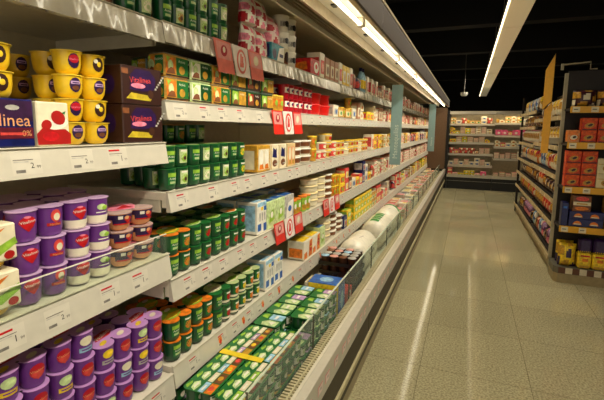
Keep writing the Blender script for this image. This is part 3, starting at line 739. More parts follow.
SHN = [1.838, 1.445, 1.056, .600]; RBN = [1.770, 1.376, .970, .515]
XF, XB = -.95, -1.44
B0, BW, NB = 1.125, 1.305, 8
BAYN = ['nearest cooler bay'] + [w + ' cooler bay' for w in ('second', 'third', 'fourth', 'fifth', 'sixth', 'seventh', 'eighth', 'ninth')]
SHELFN = ['top shelf', 'second shelf', 'third shelf', 'fourth shelf', 'fifth shelf']
ends = [(-.35, B0)] + [(B0 + BW * i, B0 + BW * (i + 1)) for i in range(NB)]
ends[-1] = (ends[-1][0], 11.09)
DECK = .345
def price_tag_mesh(kind):
    b = MB(); w = ('x', 0); e = ('x', .0006)
    b.rect(w, -.035, .035, -.026, .026, M('price_card', (206, 199, 180), .45, var=.03))
    if kind % 3 != 0: b.rect(e, -.031, .008, .016, .021, red)
    b.rect(e, -.031, .016, .008, .010, grey); b.rect(e, -.031, .004, .003, .005, lgrey)
    b.text(e, '2' if kind == 0 else '1', .012, -.005, 0.008 if kind == 0 else .0022, M('price_digit', (44, 40, 36), .5)); b.text(e, '99', .027, -.009, .010, grey)
    b.rect(e, -.028, -.006, -.021, -.014, grey)
    return b.mesh('price_tag')
def sticker_mesh():
    b = MB(); w = ('x', 0); b.shape(w, [(0, -.02), (.012, -.008), (.012, .006), (.004, .022), (-.004, .012), (-.012, .02), (-.012, -.006)], orange); b.ell(('x', .0006), 0, -.006, .007, .009, red); return b.mesh('flame_sticker')
PT = [price_tag_mesh(i) for i in range(3)]; FST = sticker_mesh()
def child(name, me, parent, loc):
    o = bpy.data.objects.new(name, me); C.objects.link(o); o.parent = parent; o.location = loc; return o
for bi, (y0, y1) in enumerate(ends):
    t = thing('dairy_cooler', ['open dairy cooler bay nearest the camera, stacked with yellow and purple dessert pots', 'second cooler bay from camera, filled with dark green yogurt packs', 'third cooler bay from camera, before the first hanging blue-green sign', 'fourth cooler bay from camera, ending at the first hanging sign', 'fifth cooler bay from camera, just behind the first hanging sign', 'sixth cooler bay from camera, between the two hanging signs', 'seventh cooler bay from camera, ending at the second hanging sign', 'eighth cooler bay from camera, just beyond the second hanging sign', 'last short cooler bay of the long left run, beside the far wall cooler'][bi], 'cooler', (-.5, y0, 0), 0, 'open dairy cooler bays along the left aisle side')
    def mk(b, name, par=t): return b.build(name, par, (.5, -y0, 0)) if par is t else b.build(name, par)
    g = .0015; a, z_ = y0 + g, y1 - g
    mk(MB().box(-1.50, XB, a, z_, .2, 2.2, inner), 'back_panel')
    mk(MB().box(-1.50, -.56, a, z_, .03, .30, metal).box(-1.44, -.66, a, z_, .30, DECK, metal), 'base')
    mk(MB().box(-.56, -.535, a, z_, 0, .17, kick), 'kick_plate')
    b = MB(); b.box(-.56, -.512, a, z_, .13, .19, bumper, .004); b.box(-.56, -.502, a, z_, .19, .225, bumper2, .004); b.box(-.56, -.512, a, z_, .225, .375, bumper, .004); mk(b, 'bumper')
    fr = mk(MB().box(-.54, -.500, a, z_, .38, .505, rail_m, .003).box(-.56, -.54, a, z_, .30, .49, metal), 'front_rail')
    n = int((y1 - y0) / .115)
    for k in range(n):
        b = MB(); w = ('x', 0); b.rect(w, -.03, .03, -.022, .022, M('pale_pink_card', (232, 208, 196), .5)); b.rect(('x', .0006), -.028, .028, .016, .020, pinkred); b.rect(('x', .0006), -.028, -.024, -.02, .016, pinkred); b.rect(('x', .0006), -.01, .014, -.006, .002, lgrey)
        if k == 0: rt_me = b.mesh('price_tag')
        child('price_tag', rt_me, fr, (-.4992, y0 + .09 + k * .115 + (k % 3) * .012, .445)).rotation_euler = (0, 0, 0)
    b = MB(); b.box(-.64, -.56, a, z_, .41, .425, grill_d)
    b.box(-.605, -.598, a, z_, .425, .444, grill_m)
    for k in range(int((y1 - y0) / .02)): b.box(-.635, -.562, a + .006 + k * .02, a + .016 + k * .02, .425, .440, grill_m)
    mk(b, 'return_grille')
    for k in range(2):
        p0 = y0 + (y1 - y0) * k / 2 + .006; p1 = y0 + (y1 - y0) * (k + 1) / 2 - .006
        gp = mk(MB().box(-.651, -.645, p0, p1, .41, .60, guardm), 'glass_guard'); mk(MB().box(-.652, -.644, p0, p1, .60, .604, M('glass_edge', (206, 216, 190), .2)), 'guard_edge', gp) if False else None
        o = MB().box(-.6525, -.6435, p0, p1, .6005, .605, M('glass_edge', (206, 216, 190), .2)).box(-.6525, -.6435, p0 - .004, p0 - .0005, .41, .605, M('guard_clip', (90, 86, 66), .4)).build('guard_edge', gp)
    if bi == len(ends) - 1: mk(MB().box(-1.50, -.53, z_ - .02, z_, .505, 2.05, M('brown_end_panel', (112, 84, 58), .5)), 'end_panel')
    # canopy
    cn = mk(MB().box(-.74, -.505, a, z_, 2.135, 2.155, metal).box(-1.44, -.84, a, z_, 2.15, 2.2, inner), 'canopy_panel')
    b = MB(); b.box(-.505, -.492, a, z_, 2.06, 2.215, fascia, .003); b.box(-.515, -.488, a, z_, 2.205, 2.222, alu); b.box(-.53, -.505, a, z_, 2.06, 2.135, alu, .002); mk(b, 'fascia')
    b = MB(); b.box(-.75, -.74, a, z_, 2.075, 2.155, alu)
    for k in range(4): b.box(-.835 + k * .022, -.829 + k * .022, a, z_, 2.085, 2.15, alu)
    b.box(-.85, -.838, a, z_, 2.06, 2.15, metal); mk(b, 'air_outlet_grille')
    for k in range(1):
        tb = mk(MB().tube([(-.62, y0 + .03, 2.098), (-.62, y1 - .03, 2.098)], .009, led, 10), 'lamp_tube')
        mk(MB().box(-.64, -.60, y0 + .002, y0 + .028, 2.085, 2.134, metal, .003).box(-.64, -.60, y1 - .028, y1 - .002, 2.085, 2.134, metal, .003), 'lamp_socket')
    for k in (.3, .75):
        mk(MB().box(-.70, -.68, y0 + (y1 - y0) * k, y0 + (y1 - y0) * k + .05, 2.127, 2.135, black), 'clip')
    tops, bots = (SHN, RBN) if bi == 0 else (SH, RB)
    for si, (zt, zb) in enumerate(zip(tops, bots)):
        rm = rail_top if si == 0 else rail_m
        sh = mk(MB().box(XB + .002, XF - .012, a, z_, zt - .03, zt - .003, metal).box(XF - .03, XF - .012, a, z_, zb + .015, zt - .03, metal), 'shelf')
        rl = MB().prism([(XF - .012, zb), (XF + .008, zb), (XF - .004, zt), (XF - .012, zt)], a, z_, rm, 'y').box(XF - .0135, XF + .001, a, z_, zt, zt + .0025, metal).build('price_rail', sh)
        if si == 0:
            for k in range(1): pass
        else:
            y = y0 + .07 + .05 * R.random()
            while y < y1 - .05:
                child('price_tag', PT[R.choice((1, 1, 1, 2, 0))], sh, (XF + .0026, y, (zt + zb) / 2)).rotation_euler = (0, -math.atan(.012 / (zt - zb)), 0); y += R.uniform(.11, .2)
        if bi in (1, 2) and si == 4:
            for k in range(5): child('flame_sticker', FST, sh, (XF + .0034, y0 + .3 + k * .2, (zt + zb) / 2)).rotation_euler = (0, -math.atan(.012 / (zt - zb)), 0)
        for k in (0, 1):
            yy = (y0 + .004) if k == 0 else (y1 - .010)
            MB().box(XB + .002, XF - .04, yy, yy + .006, zt - .075, zt - .031, metal).build('bracket', sh)
        if bi == 0 and si == 2:
            MB().box(XF + .0015, XF + .0035, a, z_ - .02, zt + .002, zt + .075, guardc).box(XF + .001, XF + .004, a, z_ - .02, zt + .075, zt + .078, M('guard_edge_white', (226, 220, 200), .3)).build('front_guard', sh)

def U(b, s, xf=-.962):
    z = (SHN if b == 0 else SH)[s] if s < 9 else DECK
    h = .20 if s == 0 else (RBN if b == 0 else RB)[s - 1] - z - .008 if s < 9 else .4
    return dict(o='L', h=h, z=z + (.0032 if s < 9 else .001), xf=xf, ph=f"{BAYN[b]}, {SHELFN[s] if s < 9 else 'bottom deck'}")
def mixrow(u, y0, y1, keys, layers, **kw): row(u, keys, y0, y1, layers, rnd=True, **kw)

# ---- nearest bay
u = U(0, 0)
place(u, 'redbox', .62); place(u, 'orangedrink', .785); place(u, 'browntub', .917); place(u, 'act_plain', 1.045, 2)
u = U(0, 1)
place(u, 'linea', .592, xf=-.955); place(u, 'straw', .721, xf=-.955)
place(u, 'yellow_a', .588, 2, xf=-.975, z=u['z'] + .1115)
place(u, 'yellow_a', .8495, 4, xf=-.968, keys=['yellow_b', 'yellow_a', 'yellow_b', 'yellow_a'])
# the two upper yellow packs over the strawberry carton lean out over it
place(u, 'choco', 1.032, 2, xf=-.957)
place(u, 'whitetub', 1.02, 3, xf=-1.12, back=True); place(u, 'yellow_b', .77, 4, xf=-1.17, back=True)
u = U(0, 2)
place(u, 'greencream', .538, 2, xf=-.957)
place(u, 'purple_a', .692, 3, xf=-.968); place(u, 'purple_b', .838, 3, xf=-.968); place(u, 'peach', 1.007, 3, xf=-.968)
for i, y in enumerate((.60, .75, .90)): place(u, 'purple_b' if i == 1 else 'purple_a', y, 3, xf=-1.13, back=True)
u = U(0, 3)
for y, kk, n in ((.475, 'violet_c', 4), (.618, 'violet_b', 4), (.762, 'violet_b', 4), (.905, 'violet_a', 3), (1.048, 'violet_c', 3)):
    place(u, kk, y, n, xf=-.970, keys=[('violet_b', 'violet_a', 'violet_c')[(i + int(y * 10)) % 3] for i in range(n)], desc='violet-lidded purple cup pack')
for y, n in ((.55, 4), (.70, 4), (.845, 3), (.99, 3)): place(u, 'violet_a', y, n, xf=-1.118, back=True)

# ---- second bay
A = 1.14
u = U(1, 0)
row(u, ['act_muesli', 'act_kiwi', 'act_plain', 'act_muesli'], A, 1.70, 2)
for y, kk in ((1.765, 'redpouch'), (1.885, 'redpouch')): place(u, kk, y, 2 if kk == 'redpouch' else 1)
place(u, 'bluebox', 2.03); place(u, 'pinkpouch', 2.03, z=u['z'] + .092, desc='pale pink pouch on teal box')
place(u, 'browntub', 2.165); place(u, 'whitetub', 2.165, 2, z=u['z'] + .09); place(u, 'whitetub', 2.27, 3)
u = U(1, 1)
row(u, ['twin_gold', 'twin_white', 'twin_gold', 'twin_green', 'twin_red', 'twin_green'], A, 1.98, 2)
row(u, ['twin_green', 'twin_gold'], A + .05, 2.2, 2, xf=-1.08, back=True)
place(u, 'jar', 2.03, 1); place(u, 'jar', 2.10, 1); place(u, 'redcup', 2.215, 2); place(u, 'redcup', 2.37, 2) if False else place(u, 'redcup', 2.355, 2)
u = U(1, 2)
row(u, ['act_kiwi', 'act_plain', 'act_kiwi', 'act_lemon', 'act_peach'], A, 1.80, 2)
row(u, ['act_kiwi', 'act_peach', 'act_plain', 'act_muesli'], A + .05, 1.75, 3, xf=-1.12, back=True)
place(u, 'win_orange', 1.868); place(u, 'win_blue', 1.995); place(u, 'win_blue', 2.10); place(u, 'win_cat', 2.22); place(u, 'flatbrown', 2.36, 3)
row(u, ['f_brown', 'f_red', 'f_white'], 1.85, 2.4, 1, xf=-1.10, back=True)
u = U(1, 3)
row(u, ['act_peach', 'act_red', 'act_red', 'act_red2', 'act_kiwi', 'act_red'], A, 1.78, 2)
row(u, ['act_red2', 'act_plain', 'act_red', 'act_red2'], A + .02, 1.78, 2, xf=-1.105, back=True)
place(u, 'milkblue', 1.845); place(u, 'drinkgreen', 1.96); place(u, 'drinkgreen', 2.075); place(u, 'drinkblue', 2.2); 
for i in range(2): place(u, 'greenjar', 2.305 + i * .07)
row(u, ['milkblue', 'drinkblue', 'drinkgreen'], 1.8, 2.42, 1, xf=-1.09, back=True)
u = U(1, 4)
row(u, ['act_peach', 'act_peach', 'act_white_a', 'act_white_b', 'act_white_b'], A, 1.87, 2)
row(u, ['act_peach', 'act_kiwi', 'act_white_a', 'act_white_b'], A + .03, 1.80, 2, xf=-1.105, back=True)
place(u, 'milkblue', 1.935); place(u, 'milkblue', 2.05)
u = U(1, 9, -.66)
for i, (y, n) in enumerate(((1.27, 3), (1.54, 3))):
    place(u, 'flat%d' % (i % 2), y, n, xf=-.662, keys=['flat%d' % ((i + q) % 3) for q in range(n)], desc='picture-lidded green yogurt multipack')
for i, y in enumerate((1.27, 1.54)): place(u, 'flat%d' % (i % 2), y, 3, xf=-.80, keys=['flat%d' % ((i + q) % 2) for q in range(3)], back=True, desc='picture-lidded green yogurt multipack')
for i, y in enumerate((1.75, 1.89, 2.03, 2.17)): place(u, 'four%d' % ((i + 1) % 3), y, (2, 3, 3, 3)[i], xf=-.662)
for i, y in enumerate((1.75, 1.89, 2.03, 2.17)): place(u, 'four%d' % (2 * i % 3), y, 3, xf=-.80, back=True)
for i, y in enumerate((1.2, 1.40, 1.6, 1.8, 2.0)): place(u, 'four1', y, 3, xf=-.995, back=True, desc='deep-set green four-pack')
place(u, 'bluebag', 2.325, xf=-.662); place(u, 'orangedrink', 2.33, xf=-.88, back=True)
tag(MB().box(-.93, -.73, 1.388, 1.420, .5478, .5492, M('yellow_ticker', (236, 204, 40), .4)).build('promotion_strip'), 'yellow promotion strip lying across the green yogurt multipacks on the bottom deck', 'strip')

# ---- third bay
y0, y1 = ends[2]; u = U(2, 0)
place(u, 'redbox', 2.60); place(u, 'f_tall', 2.745); place(u, 'f_tall2', 2.855); place(u, 'f_tall2', 2.965); place(u, 'f_tall2', 3.075); place(u, 'f_tall', 3.185); place(u, 'f_tally', 3.29); place(u, 'f_tally', 3.395); place(u, 'f_tall', 3.50); place(u, 'f_saus', 3.615)
u = U(2, 1)
place(u, 'redcup', 2.515, 2); place(u, 'redtub', 2.70, 2); place(u, 'redtub', 2.91, 2)
mixrow(u, 3.02, y1 - .01, ['f_brown', 'f_white', 'f_redy', 'jar', 'f_butter3', 'whitetub'], 'fill')
u = U(2, 2)
place(u, 'flatbrown', 2.53, 3); place(u, 'jar', 2.65, 2); place(u, 'redlabtub', 2.745, 1); place(u, 'redlabtub', 2.86, 2); place(u, 'yellowtub', 2.98, 3); place(u, 'redlabtub', 3.10, 2)
place(u, 'yellowtub', 3.215, 2); place(u, 'yellowtub', 3.33, 2); place(u, 'flatwhite', 3.47, 2); place(u, 'yellowtub', 3.62, 2)
u = U(2, 3)
for i in range(2): place(u, 'greenjar', 2.475 + i * .068)
place(u, 'flatwhite', 2.68, 4); place(u, 'flatwhite', 2.845, 4); place(u, 'flatbrown', 3.0, 4); place(u, 'jar', 3.115, 2); place(u, 'jar', 3.19, 2); place(u, 'f_redy', 3.31, 2); place(u, 'f_red', 3.45, 2); place(u, 'f_brown', 3.565, 1); place(u, 'f_white', 3.685, 1)
u = U(2, 4)
place(u, 'orangedrink', 2.52); place(u, 'orangedrink', 2.68); place(u, 'drinkgreen', 2.82); 
place(u, 'flatwhite', 2.99, 4); place(u, 'flatbrown', 3.15, 4); place(u, 'flatbrown', 3.31, 3); place(u, 'f_dark', 3.435); place(u, 'f_butter', 3.56, 2); place(u, 'jar', 3.67)
u = U(2, 9, -.66)
place(u, 'redbox', 2.53, xf=-.675); place(u, 'tray', 2.80, 4, xf=-.665); place(u, 'orangedrink', 2.55, xf=-.85, back=True)
place(u, 'jug_a', 3.225, xf=-.662); place(u, 'jug_b', 3.225, xf=-.70, z=DECK + .193) if False else None

# ---- far bays
FARK = {0: ['f_saus', 'f_tall', 'f_tall2', 'f_saus', 'f_brown'], 1: ['f_tall2', 'f_saus', 'f_tall', 'f_redy', 'f_cheese2', 'f_ham2'], 2: ['f_dark', 'f_tall', 'f_redy', 'f_saus', 'f_butter3', 'f_cheese2', 'f_saus2'], 3: ['f_ham', 'f_ham2', 'f_saus', 'f_cheese2', 'f_ham2', 'f_tall'], 4: ['f_butter', 'f_butter3', 'f_saus2', 'f_red', 'f_butter', 'f_butter2'], 9: ['f_grey', 'f_grey2', 'f_grey', 'f_ham', 'f_ham2']}
for b in range(3, 9):
    y0, y1 = ends[b]
    if b == 8: y1 -= .03
    for s in (0, 1, 2, 3, 4):
        u = U(b, s)
        if b == 3 and s == 0:
            place(u, 'f_saus2', 3.82); place(u, 'f_bottle', 3.95, desc='yellow-labelled blue bottle'); place(u, 'f_bottle', 4.03, desc='yellow-labelled blue bottle'); place(u, 'f_tall', 4.13); mixrow(u, 4.3, y1 - .01, FARK[0], 'fill'); continue
        if b == 3 and s == 4:
            row(u, ['f_butter'], y0 + .01, 4.5, 3); mixrow(u, 4.5, y1 - .01, ['f_saus2', 'f_butter3', 'f_red'], 'fill'); continue
        if b == 3 and s == 2:
            row(u, ['yellowtub', 'flatwhite', 'yellowtub'], y0 + .01, 4.4, 2); mixrow(u, 4.4, y1 - .01, FARK[2], 'fill'); continue
        if b == 3 and s == 3:
            row(u, ['f_redy', 'f_red', 'f_dark', 'f_white'], y0 + .01, 4.5, (1, 2)); mixrow(u, 4.5, y1 - .01, FARK[3], 'fill'); continue
        ly = 'fill'
        mixrow(u, y0 + .012, y1 - .012, FARK[s], ly, gap=.012, p_gap=.06 if b < 6 else .1)
    u = U(b, 9, -.665)
    if b == 3:
        place(u, 'jug_b', 4.0); place(u, 'jug_c', 4.52); mixrow(u, 4.80, y1 - .01, ['f_grey2', 'f_ham'], 3)
        mixrow(u, y0 + .02, y1 - .02, ['f_bottle2', 'f_white'], 1, xf=-.95, back=True)
        continue
    mixrow(u, y0 + .012, y1 - .012, FARK[9], (3, 4, 5), gap=.012)
    mixrow(u, y0 + .03, y1 - .012, FARK[9], (4, 5), gap=.012, xf=-.84, back=True)

# ---- offer signs on the rails
sign_red = M('offer_card_red', (222, 44, 32), .4); sign_white = M('offer_card_white', (240, 226, 214), .4); sign_pale = M('offer_card_pale', (226, 150, 140), .4)
def offer(y, zt, label, overlit=False):
    sign_red = M('overlit_offer_red', (232, 120, 104), .4) if overlit else globals()['sign_red']  # paler red paints the washed-out glare of the cooler tube into the card
    t = thing('offer_sign', label, 'sign', (XF + .011, y, zt), 0, 'red and white offer signs on the shelf rails')
    for k in (-1, 0, 1):
        b = MB(); u0, u1 = k * .135 - .062, k * .135 + .062
        sk = lambda v: v * .30
        def q(a0, a1, v0, v1, x): return [(x, a0 - sk(v0), v0), (x, a1 - sk(v0), v0), (x, a1 - sk(v1), v1), (x, a0 - sk(v1), v1)]
        fr = q(u0, u1, -.125, .0, 0); bk = [(p[0] + .002, p[1], p[2]) for p in fr]
        base = sign_white if k == 0 else sign_red
        b.add(fr + bk, [(3, 2, 1, 0), (4, 5, 6, 7), (0, 1, 5, 4), (1, 2, 6, 5), (2, 3, 7, 6), (3, 0, 4, 7)], base)
        p = b.build('panel', t); d = MB()
        if k:
            d.poly(q(u0 + .012, u1 - .012, -.072, -.008, .0026), sign_pale); d.ell(('x', .0032), (u0 + u1) / 2 + .012, -.04, .024, .022, crimson if k < 0 else cream); d.ell(('x', .0036), (u0 + u1) / 2 + .012, -.036, .010, .012, offwhite)
        else:
            d.ell(('x', .0026), (u0 + u1) / 2 + .018, -.062, .040, .052, sign_red, 22, .25); d.ell(('x', .0032), (u0 + u1) / 2 + .018, -.062, .030, .041, sign_white, 22, .25)
            for i, (a, v, w, h) in enumerate(((-.008, -.05, .006, .02), (.006, -.055, .006, .016), (-.004, -.078, .012, .008), (.012, -.075, .004, .01))): d.rect(('x', .0036), u0 + .08 + a - w, u0 + .08 + a + w, v - h, v + h, sign_red)
        d.build('print', p)
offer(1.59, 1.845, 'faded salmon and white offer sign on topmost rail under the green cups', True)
offer(2.10, 1.59, 'red and white offer sign on second rail below the red cup packs')
offer(2.13, .985, 'red offer sign on fourth rail above the white and blue cartons')
offer(2.93, .985, 'smaller red offer sign on fourth rail beneath stacked cream tubs')
# ---- hanging department signs
sgm = M('sign_blue_green', (138, 170, 170), .5, var=.04)
def hang(x, y, z0, z1, label, word):
    t = thing('hanging_sign', label, 'sign', (x, y, z0), 0, 'blue-green hanging signs over the cooler')
    p = MB().box(-.066, .066, -.004, .004, 0, z1 - z0, sgm, .002).build('sign_board', t)
    MB().text(('-y', .0046), word, .008, .28 if z1 - z0 < .96 else .2, .40 if len(word) > 7 else .17, M('sign_lettering', (206, 224, 214), .5), PI / 2).build('lettering', p)
    MB().tube([(-.03, 0, z1 - z0), (-.03, 0, z1 - z0 + .028), (.03, 0, z1 - z0 + .028), (.03, 0, z1 - z0)], .003, alu, 6).build('hook', t)
    MB().tube([(-.45, 0, z1 - z0 + .03), (.08, 0, z1 - z0 + .03)], .004, alu, 6).build('rod', t)
hang(-.815, 5.04, 1.07, 2.022, 'nearer blue-green hanging sign with vertical white lettering over the cooler', 'Mantequillas')
hang(-.72, 8.96, 1.05, 2.022, 'farther blue-green hanging sign over the cooler, smaller in view', 'Quesos')

# ================================================================= FAR WALL COOLER
BY = 11.3
def blips(y0, y1, n): return [y0 + (y1 - y0) * i / n for i in range(n + 1)]
for k, (x0, x1, zs, nm) in enumerate(((-.47, .60, (1.655, 1.40, 1.185, .895, .60), 'far wall cooler bay at left with mixed yellow and pink packs'), (.60, 1.75, (1.68, 1.377, 1.095, .80), 'far wall cooler bay at right with bright pink cartons'))):
    t = thing('wall_cooler', nm, 'cooler', (x0, BY, 0), 0, 'open coolers on the far wall')
    def mk(b, name, par=t): return b.build(name, par, (-x0, -BY, 0))
    a, z_ = x0 + .003, x1 - .003
    mk(MB().box(a, z_, BY + .52, BY + .60, .05, 1.92, M('wall_cooler_enamel', (150, 138, 108), .5)), 'back_panel'); mk(MB().box(a, z_, BY - .12, BY + .52, .18, .30, black).box(a, z_, BY - .10, BY + .5, .0, .18, black).box(a, z_, BY - .122, BY - .105, .20, .215, grey), 'base')
    mk(MB().box(a, z_, BY - .14, BY + .52, .30, .335, metal).box(a, z_, BY - .15, BY - .14, .30, .372, rail_m), 'deck')
    mk(MB().box(a, z_, BY - .13, BY + .60, 1.935, 1.965, metal).box(a, z_, BY - .14, BY - .13, 1.895, 1.965, metal), 'canopy_panel')
    mk(MB().tube([(x0 + .04, BY - .105, 1.918), (x1 - .04, BY - .105, 1.918)], .008, M('led_tube_far', (255, 240, 210), emit=26.0), 8), 'lamp_tube')
    for z in zs:
        s = mk(MB().box(a, z_, BY + .03, BY + .52, z - .028, z - .004, metal), 'shelf'); MB().box(a, z_, BY + .018, BY + .03, z - .045, z + .004, rail_m).build('price_rail', s); MB().tube([(x0 + .05, BY + .05, z - .036), (x1 - .05, BY + .05, z - .036)], .005, M('added_shelf_tube', (255, 240, 210), emit=5.0), 6).build('lamp_tube', s)  # under-shelf tubes are added to brighten the lower shelves
    if k == 0: mk(MB().box(x0 - .06, x0, BY - .14, BY + .6, 0, 1.99, black), 'end_panel')
    sk = ([['f_white', 'jar', 'f_butter3', 'f_saus', 'f_white'], ['f_butter', 'f_butter2', 'f_redy', 'f_ham', 'f_cheese'], ['f_redy', 'f_ham2', 'f_cheese', 'f_ham', 'f_butter'], ['f_saus', 'f_ham2', 'f_red', 'f_brown', 'f_ham'], ['f_ham', 'f_white', 'f_cheese2']] if k == 0 else [['f_butter3', 'f_white', 'f_cheese2', 'jar'], ['f_pinkbox', 'f_pinkbox', 'f_red'], ['f_red', 'f_white', 'f_cheese2', 'f_white'], ['f_ham', 'f_white', 'f_ham2', 'f_ham']])
    for z, ks, sn in zip(zs, sk, SHELFN):
        u = dict(o='B', z=z + .005, xf=BY + .04, h=.19, ph=f"{('left', 'right')[k]} far-wall cooler, {sn}")
        row(u, ks, x0 + .02, x1 - .02, 'fill' if 'f_pinkbox' not in ks else 1, gap=.005, rnd=True, p_gap=.04)
    u = dict(o='B', z=.336, xf=BY - .12, ph=f"{('left', 'right')[k]} far-wall cooler, bottom deck")
    row(u, ['f_ham', 'f_red', 'f_pinkbox', 'f_butter', 'f_ham'] if k == 0 else ['f_ham', 'f_ham2', 'f_ham'], x0 + .02, x1 - .02, (1, 2) if k == 0 else (3, 4), gap=.012, rnd=True)

# ================================================================= RIGHT GONDOLA
gdark = M('gondola_dark_steel', (32, 23, 15), .6); gbeige = M('gondola_cream_steel', (196, 172, 122), .4, var=.05); gkick = M('gondola_kick', (158, 140, 98), .45); gup = M('gondola_upright', (170, 160, 130), .45)
ybar = M('yellow_price_strip', (226, 164, 24), .4, var=.06); gbase = M('gondola_grey_base', (96, 92, 76), .5)
GX, GY0, GYM, GY1 = .875, 4.98, 6.75, 8.6
GS = {0: [1.66, 1.34, 1.035, .775, .525], 1: [1.79, 1.56, 1.30, 1.02, .775, .525]}
def gondola(y0, y1, zs, label, prods, ph):
    t = thing('gondola_unit', label, 'shelving', (GX, y0, 0), 0, 'snack shelving units along the right aisle side')
    def mk(b, name): return b.build(name, t, (-GX, -y0, 0))
    a, z_ = y0 + .003, y1 - .003
    mk(MB().box(GX + .55, GX + .60, a, z_, .0, 2.1, gdark), 'back_panel'); mk(MB().box(GX + .03, GX + .55, a, z_, 0, .13, gkick), 'base')
    for y in ((a,) if y0 < 5.5 else (z_ - .03,)): mk(MB().box(GX + .01, GX + .045, y, y + .03, .0, 2.08, gup if y0 < 5.5 else gdark), 'upright')
    for i, z in enumerate(list(zs) + [.165]):
        s = mk(MB().box(GX + .045, GX + .55, a + .032, z_ - .032, z - .03, z - .004, gdark), 'shelf')
        MB().box(GX - .006, GX + .008, a, z_, z - .045, z + .003, gbeige, .002).build('price_rail', s)
        y = y0 + .15
        while y < y1 - .1:
            b = MB(); b.rect(('-x', -GX + .0066), -y - .03, -y + .03, z - .038, z - .004, cream); b.build('price_tag', s); y += R.uniform(.25, .5)
        u = dict(o='G', z=z + .004, xf=GX + .05, ph=f"{ph}, {('topmost', 'second', 'third', 'fourth', 'fifth', 'sixth', 'lowest')[i if z > .2 else 6]} shelf")
        lim = (list(zs) + [.165]); top = (lim[i - 1] - .05) if i else 2.2
        ks = [k for k in prods[min(i, len(prods) - 1)] if K[k].dims[2] < top - z] or ['f_white']
        row(u, ks, y0 + .04, y1 - .04, 1, gap=.015, rnd=True)
gondola(GY0, GYM, GS[0], 'nearer snack shelving unit with cream shelf edges behind the end display', [['s_gold', 's_dark', 's_white'], ['s_gold', 's_white', 's_gold'], ['s_orange', 's_blue', 's_red', 's_gold'], ['s_brown', 's_orange', 's_gold', 's_dark'], ['s_red', 's_brown', 's_gold'], ['s_blue', 's_purple', 's_dark', 's_red']], 'nearer snack unit')
gondola(GYM, GY1, GS[1], 'farther snack shelving unit reaching to the far wall cooler', [['s_blue', 's_gold', 's_dark'], ['s_dark', 's_brown', 's_white'], ['s_gold', 's_white'], ['s_blue', 's_gold', 's_orange'], ['s_brown', 's_dark', 's_gold'], ['s_brown', 's_orange', 's_red'], ['s_brown', 's_purple', 's_dark']], 'farther snack unit')
# smaller bags for tight shelves are the same kinds; end display
t = thing('end_display', 'end display with yellow shelf strips facing the camera', 'shelving', (.88, 4.62, 0), 0)
def mk(b, name): return b.build(name, t, (-.88, -4.62, 0))
EX1 = 2.0
mk(MB().box(.90, EX1, 4.93, 4.97, 0, 2.1, gdark), 'back_panel')
b = MB(); b.prism([(.90, 4.97), (.875, 4.90), (.875, 4.66), (.905, 4.62), (EX1, 4.62), (EX1, 4.97)], .0, .095, gkick); mk(b, 'base')
bs = mk(MB().prism([(.90, 4.97), (.87, 4.90), (.87, 4.655), (.903, 4.615), (EX1, 4.615), (EX1, 4.97)], .0955, .16, gbase), 'plinth')
b = MB()
for i in range(18): b.rect(('-y', -4.614), .91 + i * .06, .91 + (i + 1) * .06, .098, .158, M('brown_tile', (92, 52, 30), .45) if i % 2 == 0 else M('white_tile', (214, 200, 168), .4))
b.build('tile_strip', bs)
for x in (.86, EX1 - .03): mk(MB().box(x + .01, x + .04, 4.935, 4.97, .16, 2.08, gup), 'upright')
EZ = [1.735, 1.395, .965, .575]
for z in EZ:
    s = mk(MB().box(.89, EX1, 4.64, 4.93, z - .035, z - .012, gdark), 'shelf'); r = MB().box(.885, EX1, 4.625, 4.64, z - .062, z, ybar, .003).build('price_strip', s)
    for x in (.93, 1.08, 1.30, 1.5): MB().rect(('-y', -4.6243), x - .03, x + .03, z - .056, z - .006, cream).rect(('-y', -4.6238), x - .02, x + .015, z - .035, z - .025, grey).build('price_card', s)
def EU(i): return dict(o='E', z=(EZ + [.161])[i] + .001, xf=4.645, ph=f"end display, {('topmost', 'second', 'third', 'fourth', 'lowest')[i]} shelf")
def bbox(key, desc, dims, base, prints): carton(key, desc, dims, base, prints, 'biscuit_box', 'biscuit box')
def pr_round(c1, c2, c3=None):
    def f(b, dx, dy, dz):
        w, e = F(dx), F2(dx); b.shape(w, [(-dy * .47, dz * .62), (dy * .1, dz * .55), (dy * .47, dz * .8), (dy * .47, dz * .97), (-dy * .47, dz * .97)], c1); b.ell(w, 0.004, dz * .38, dy * .42, dz * .28, c1, rot=.3); b.ell(e, 0, dz * .4, dy * .3, dz * .2, c2, rot=.2); b.ell(('x', dx / 2 + .0019), .006, dz * .42, dy * .16, dz * .1, darkbrown, rot=.4); b.rect(S(dy), -dx * .4, dx * .4, dz * .1, dz * .9, c1)
        if c3: b.rect(w, -dy * .46, dy * .46, dz * .02, dz * .1, c3)
    return f
ored = M('orange_red_foil_print', (190, 46, 10), .55)
bbox('b_orange', 'orange-red biscuit pack', (.10, .125, .115), ored, pr_round(M('deep_orange_print', (216, 84, 16), .55), gold, darkbrown)); bbox('b_mag', 'magenta biscuit pack', (.10, .12, .115), magenta, pr_round(crimson, pink, mauve))
bbox('b_beige', 'pale orange biscuit pack', (.10, .10, .115), M('pale_orange_card', (214, 140, 82), .45), pr_round(orange, cream)); bbox('b_cream', 'cream biscuit box', (.10, .145, .14), M('pale_cream_card', (224, 208, 160), .5), lambda b, dx, dy, dz: (b.rect(F(dx), -dy * .45, dy * .45, dz * .60, dz * .64, gold), b.ell(F(dx), 0, dz * .35, dy * .22, dz * .2, gold), b.ell(F2(dx), 0, dz * .35, dy * .1, dz * .1, brown)))
bbox('b_tall', 'tall dark blue box', (.10, .055, .23), navy, lambda b, dx, dy, dz: b.rect(F(dx), -dy * .3, dy * .3, dz * .75, dz * .85, blue))
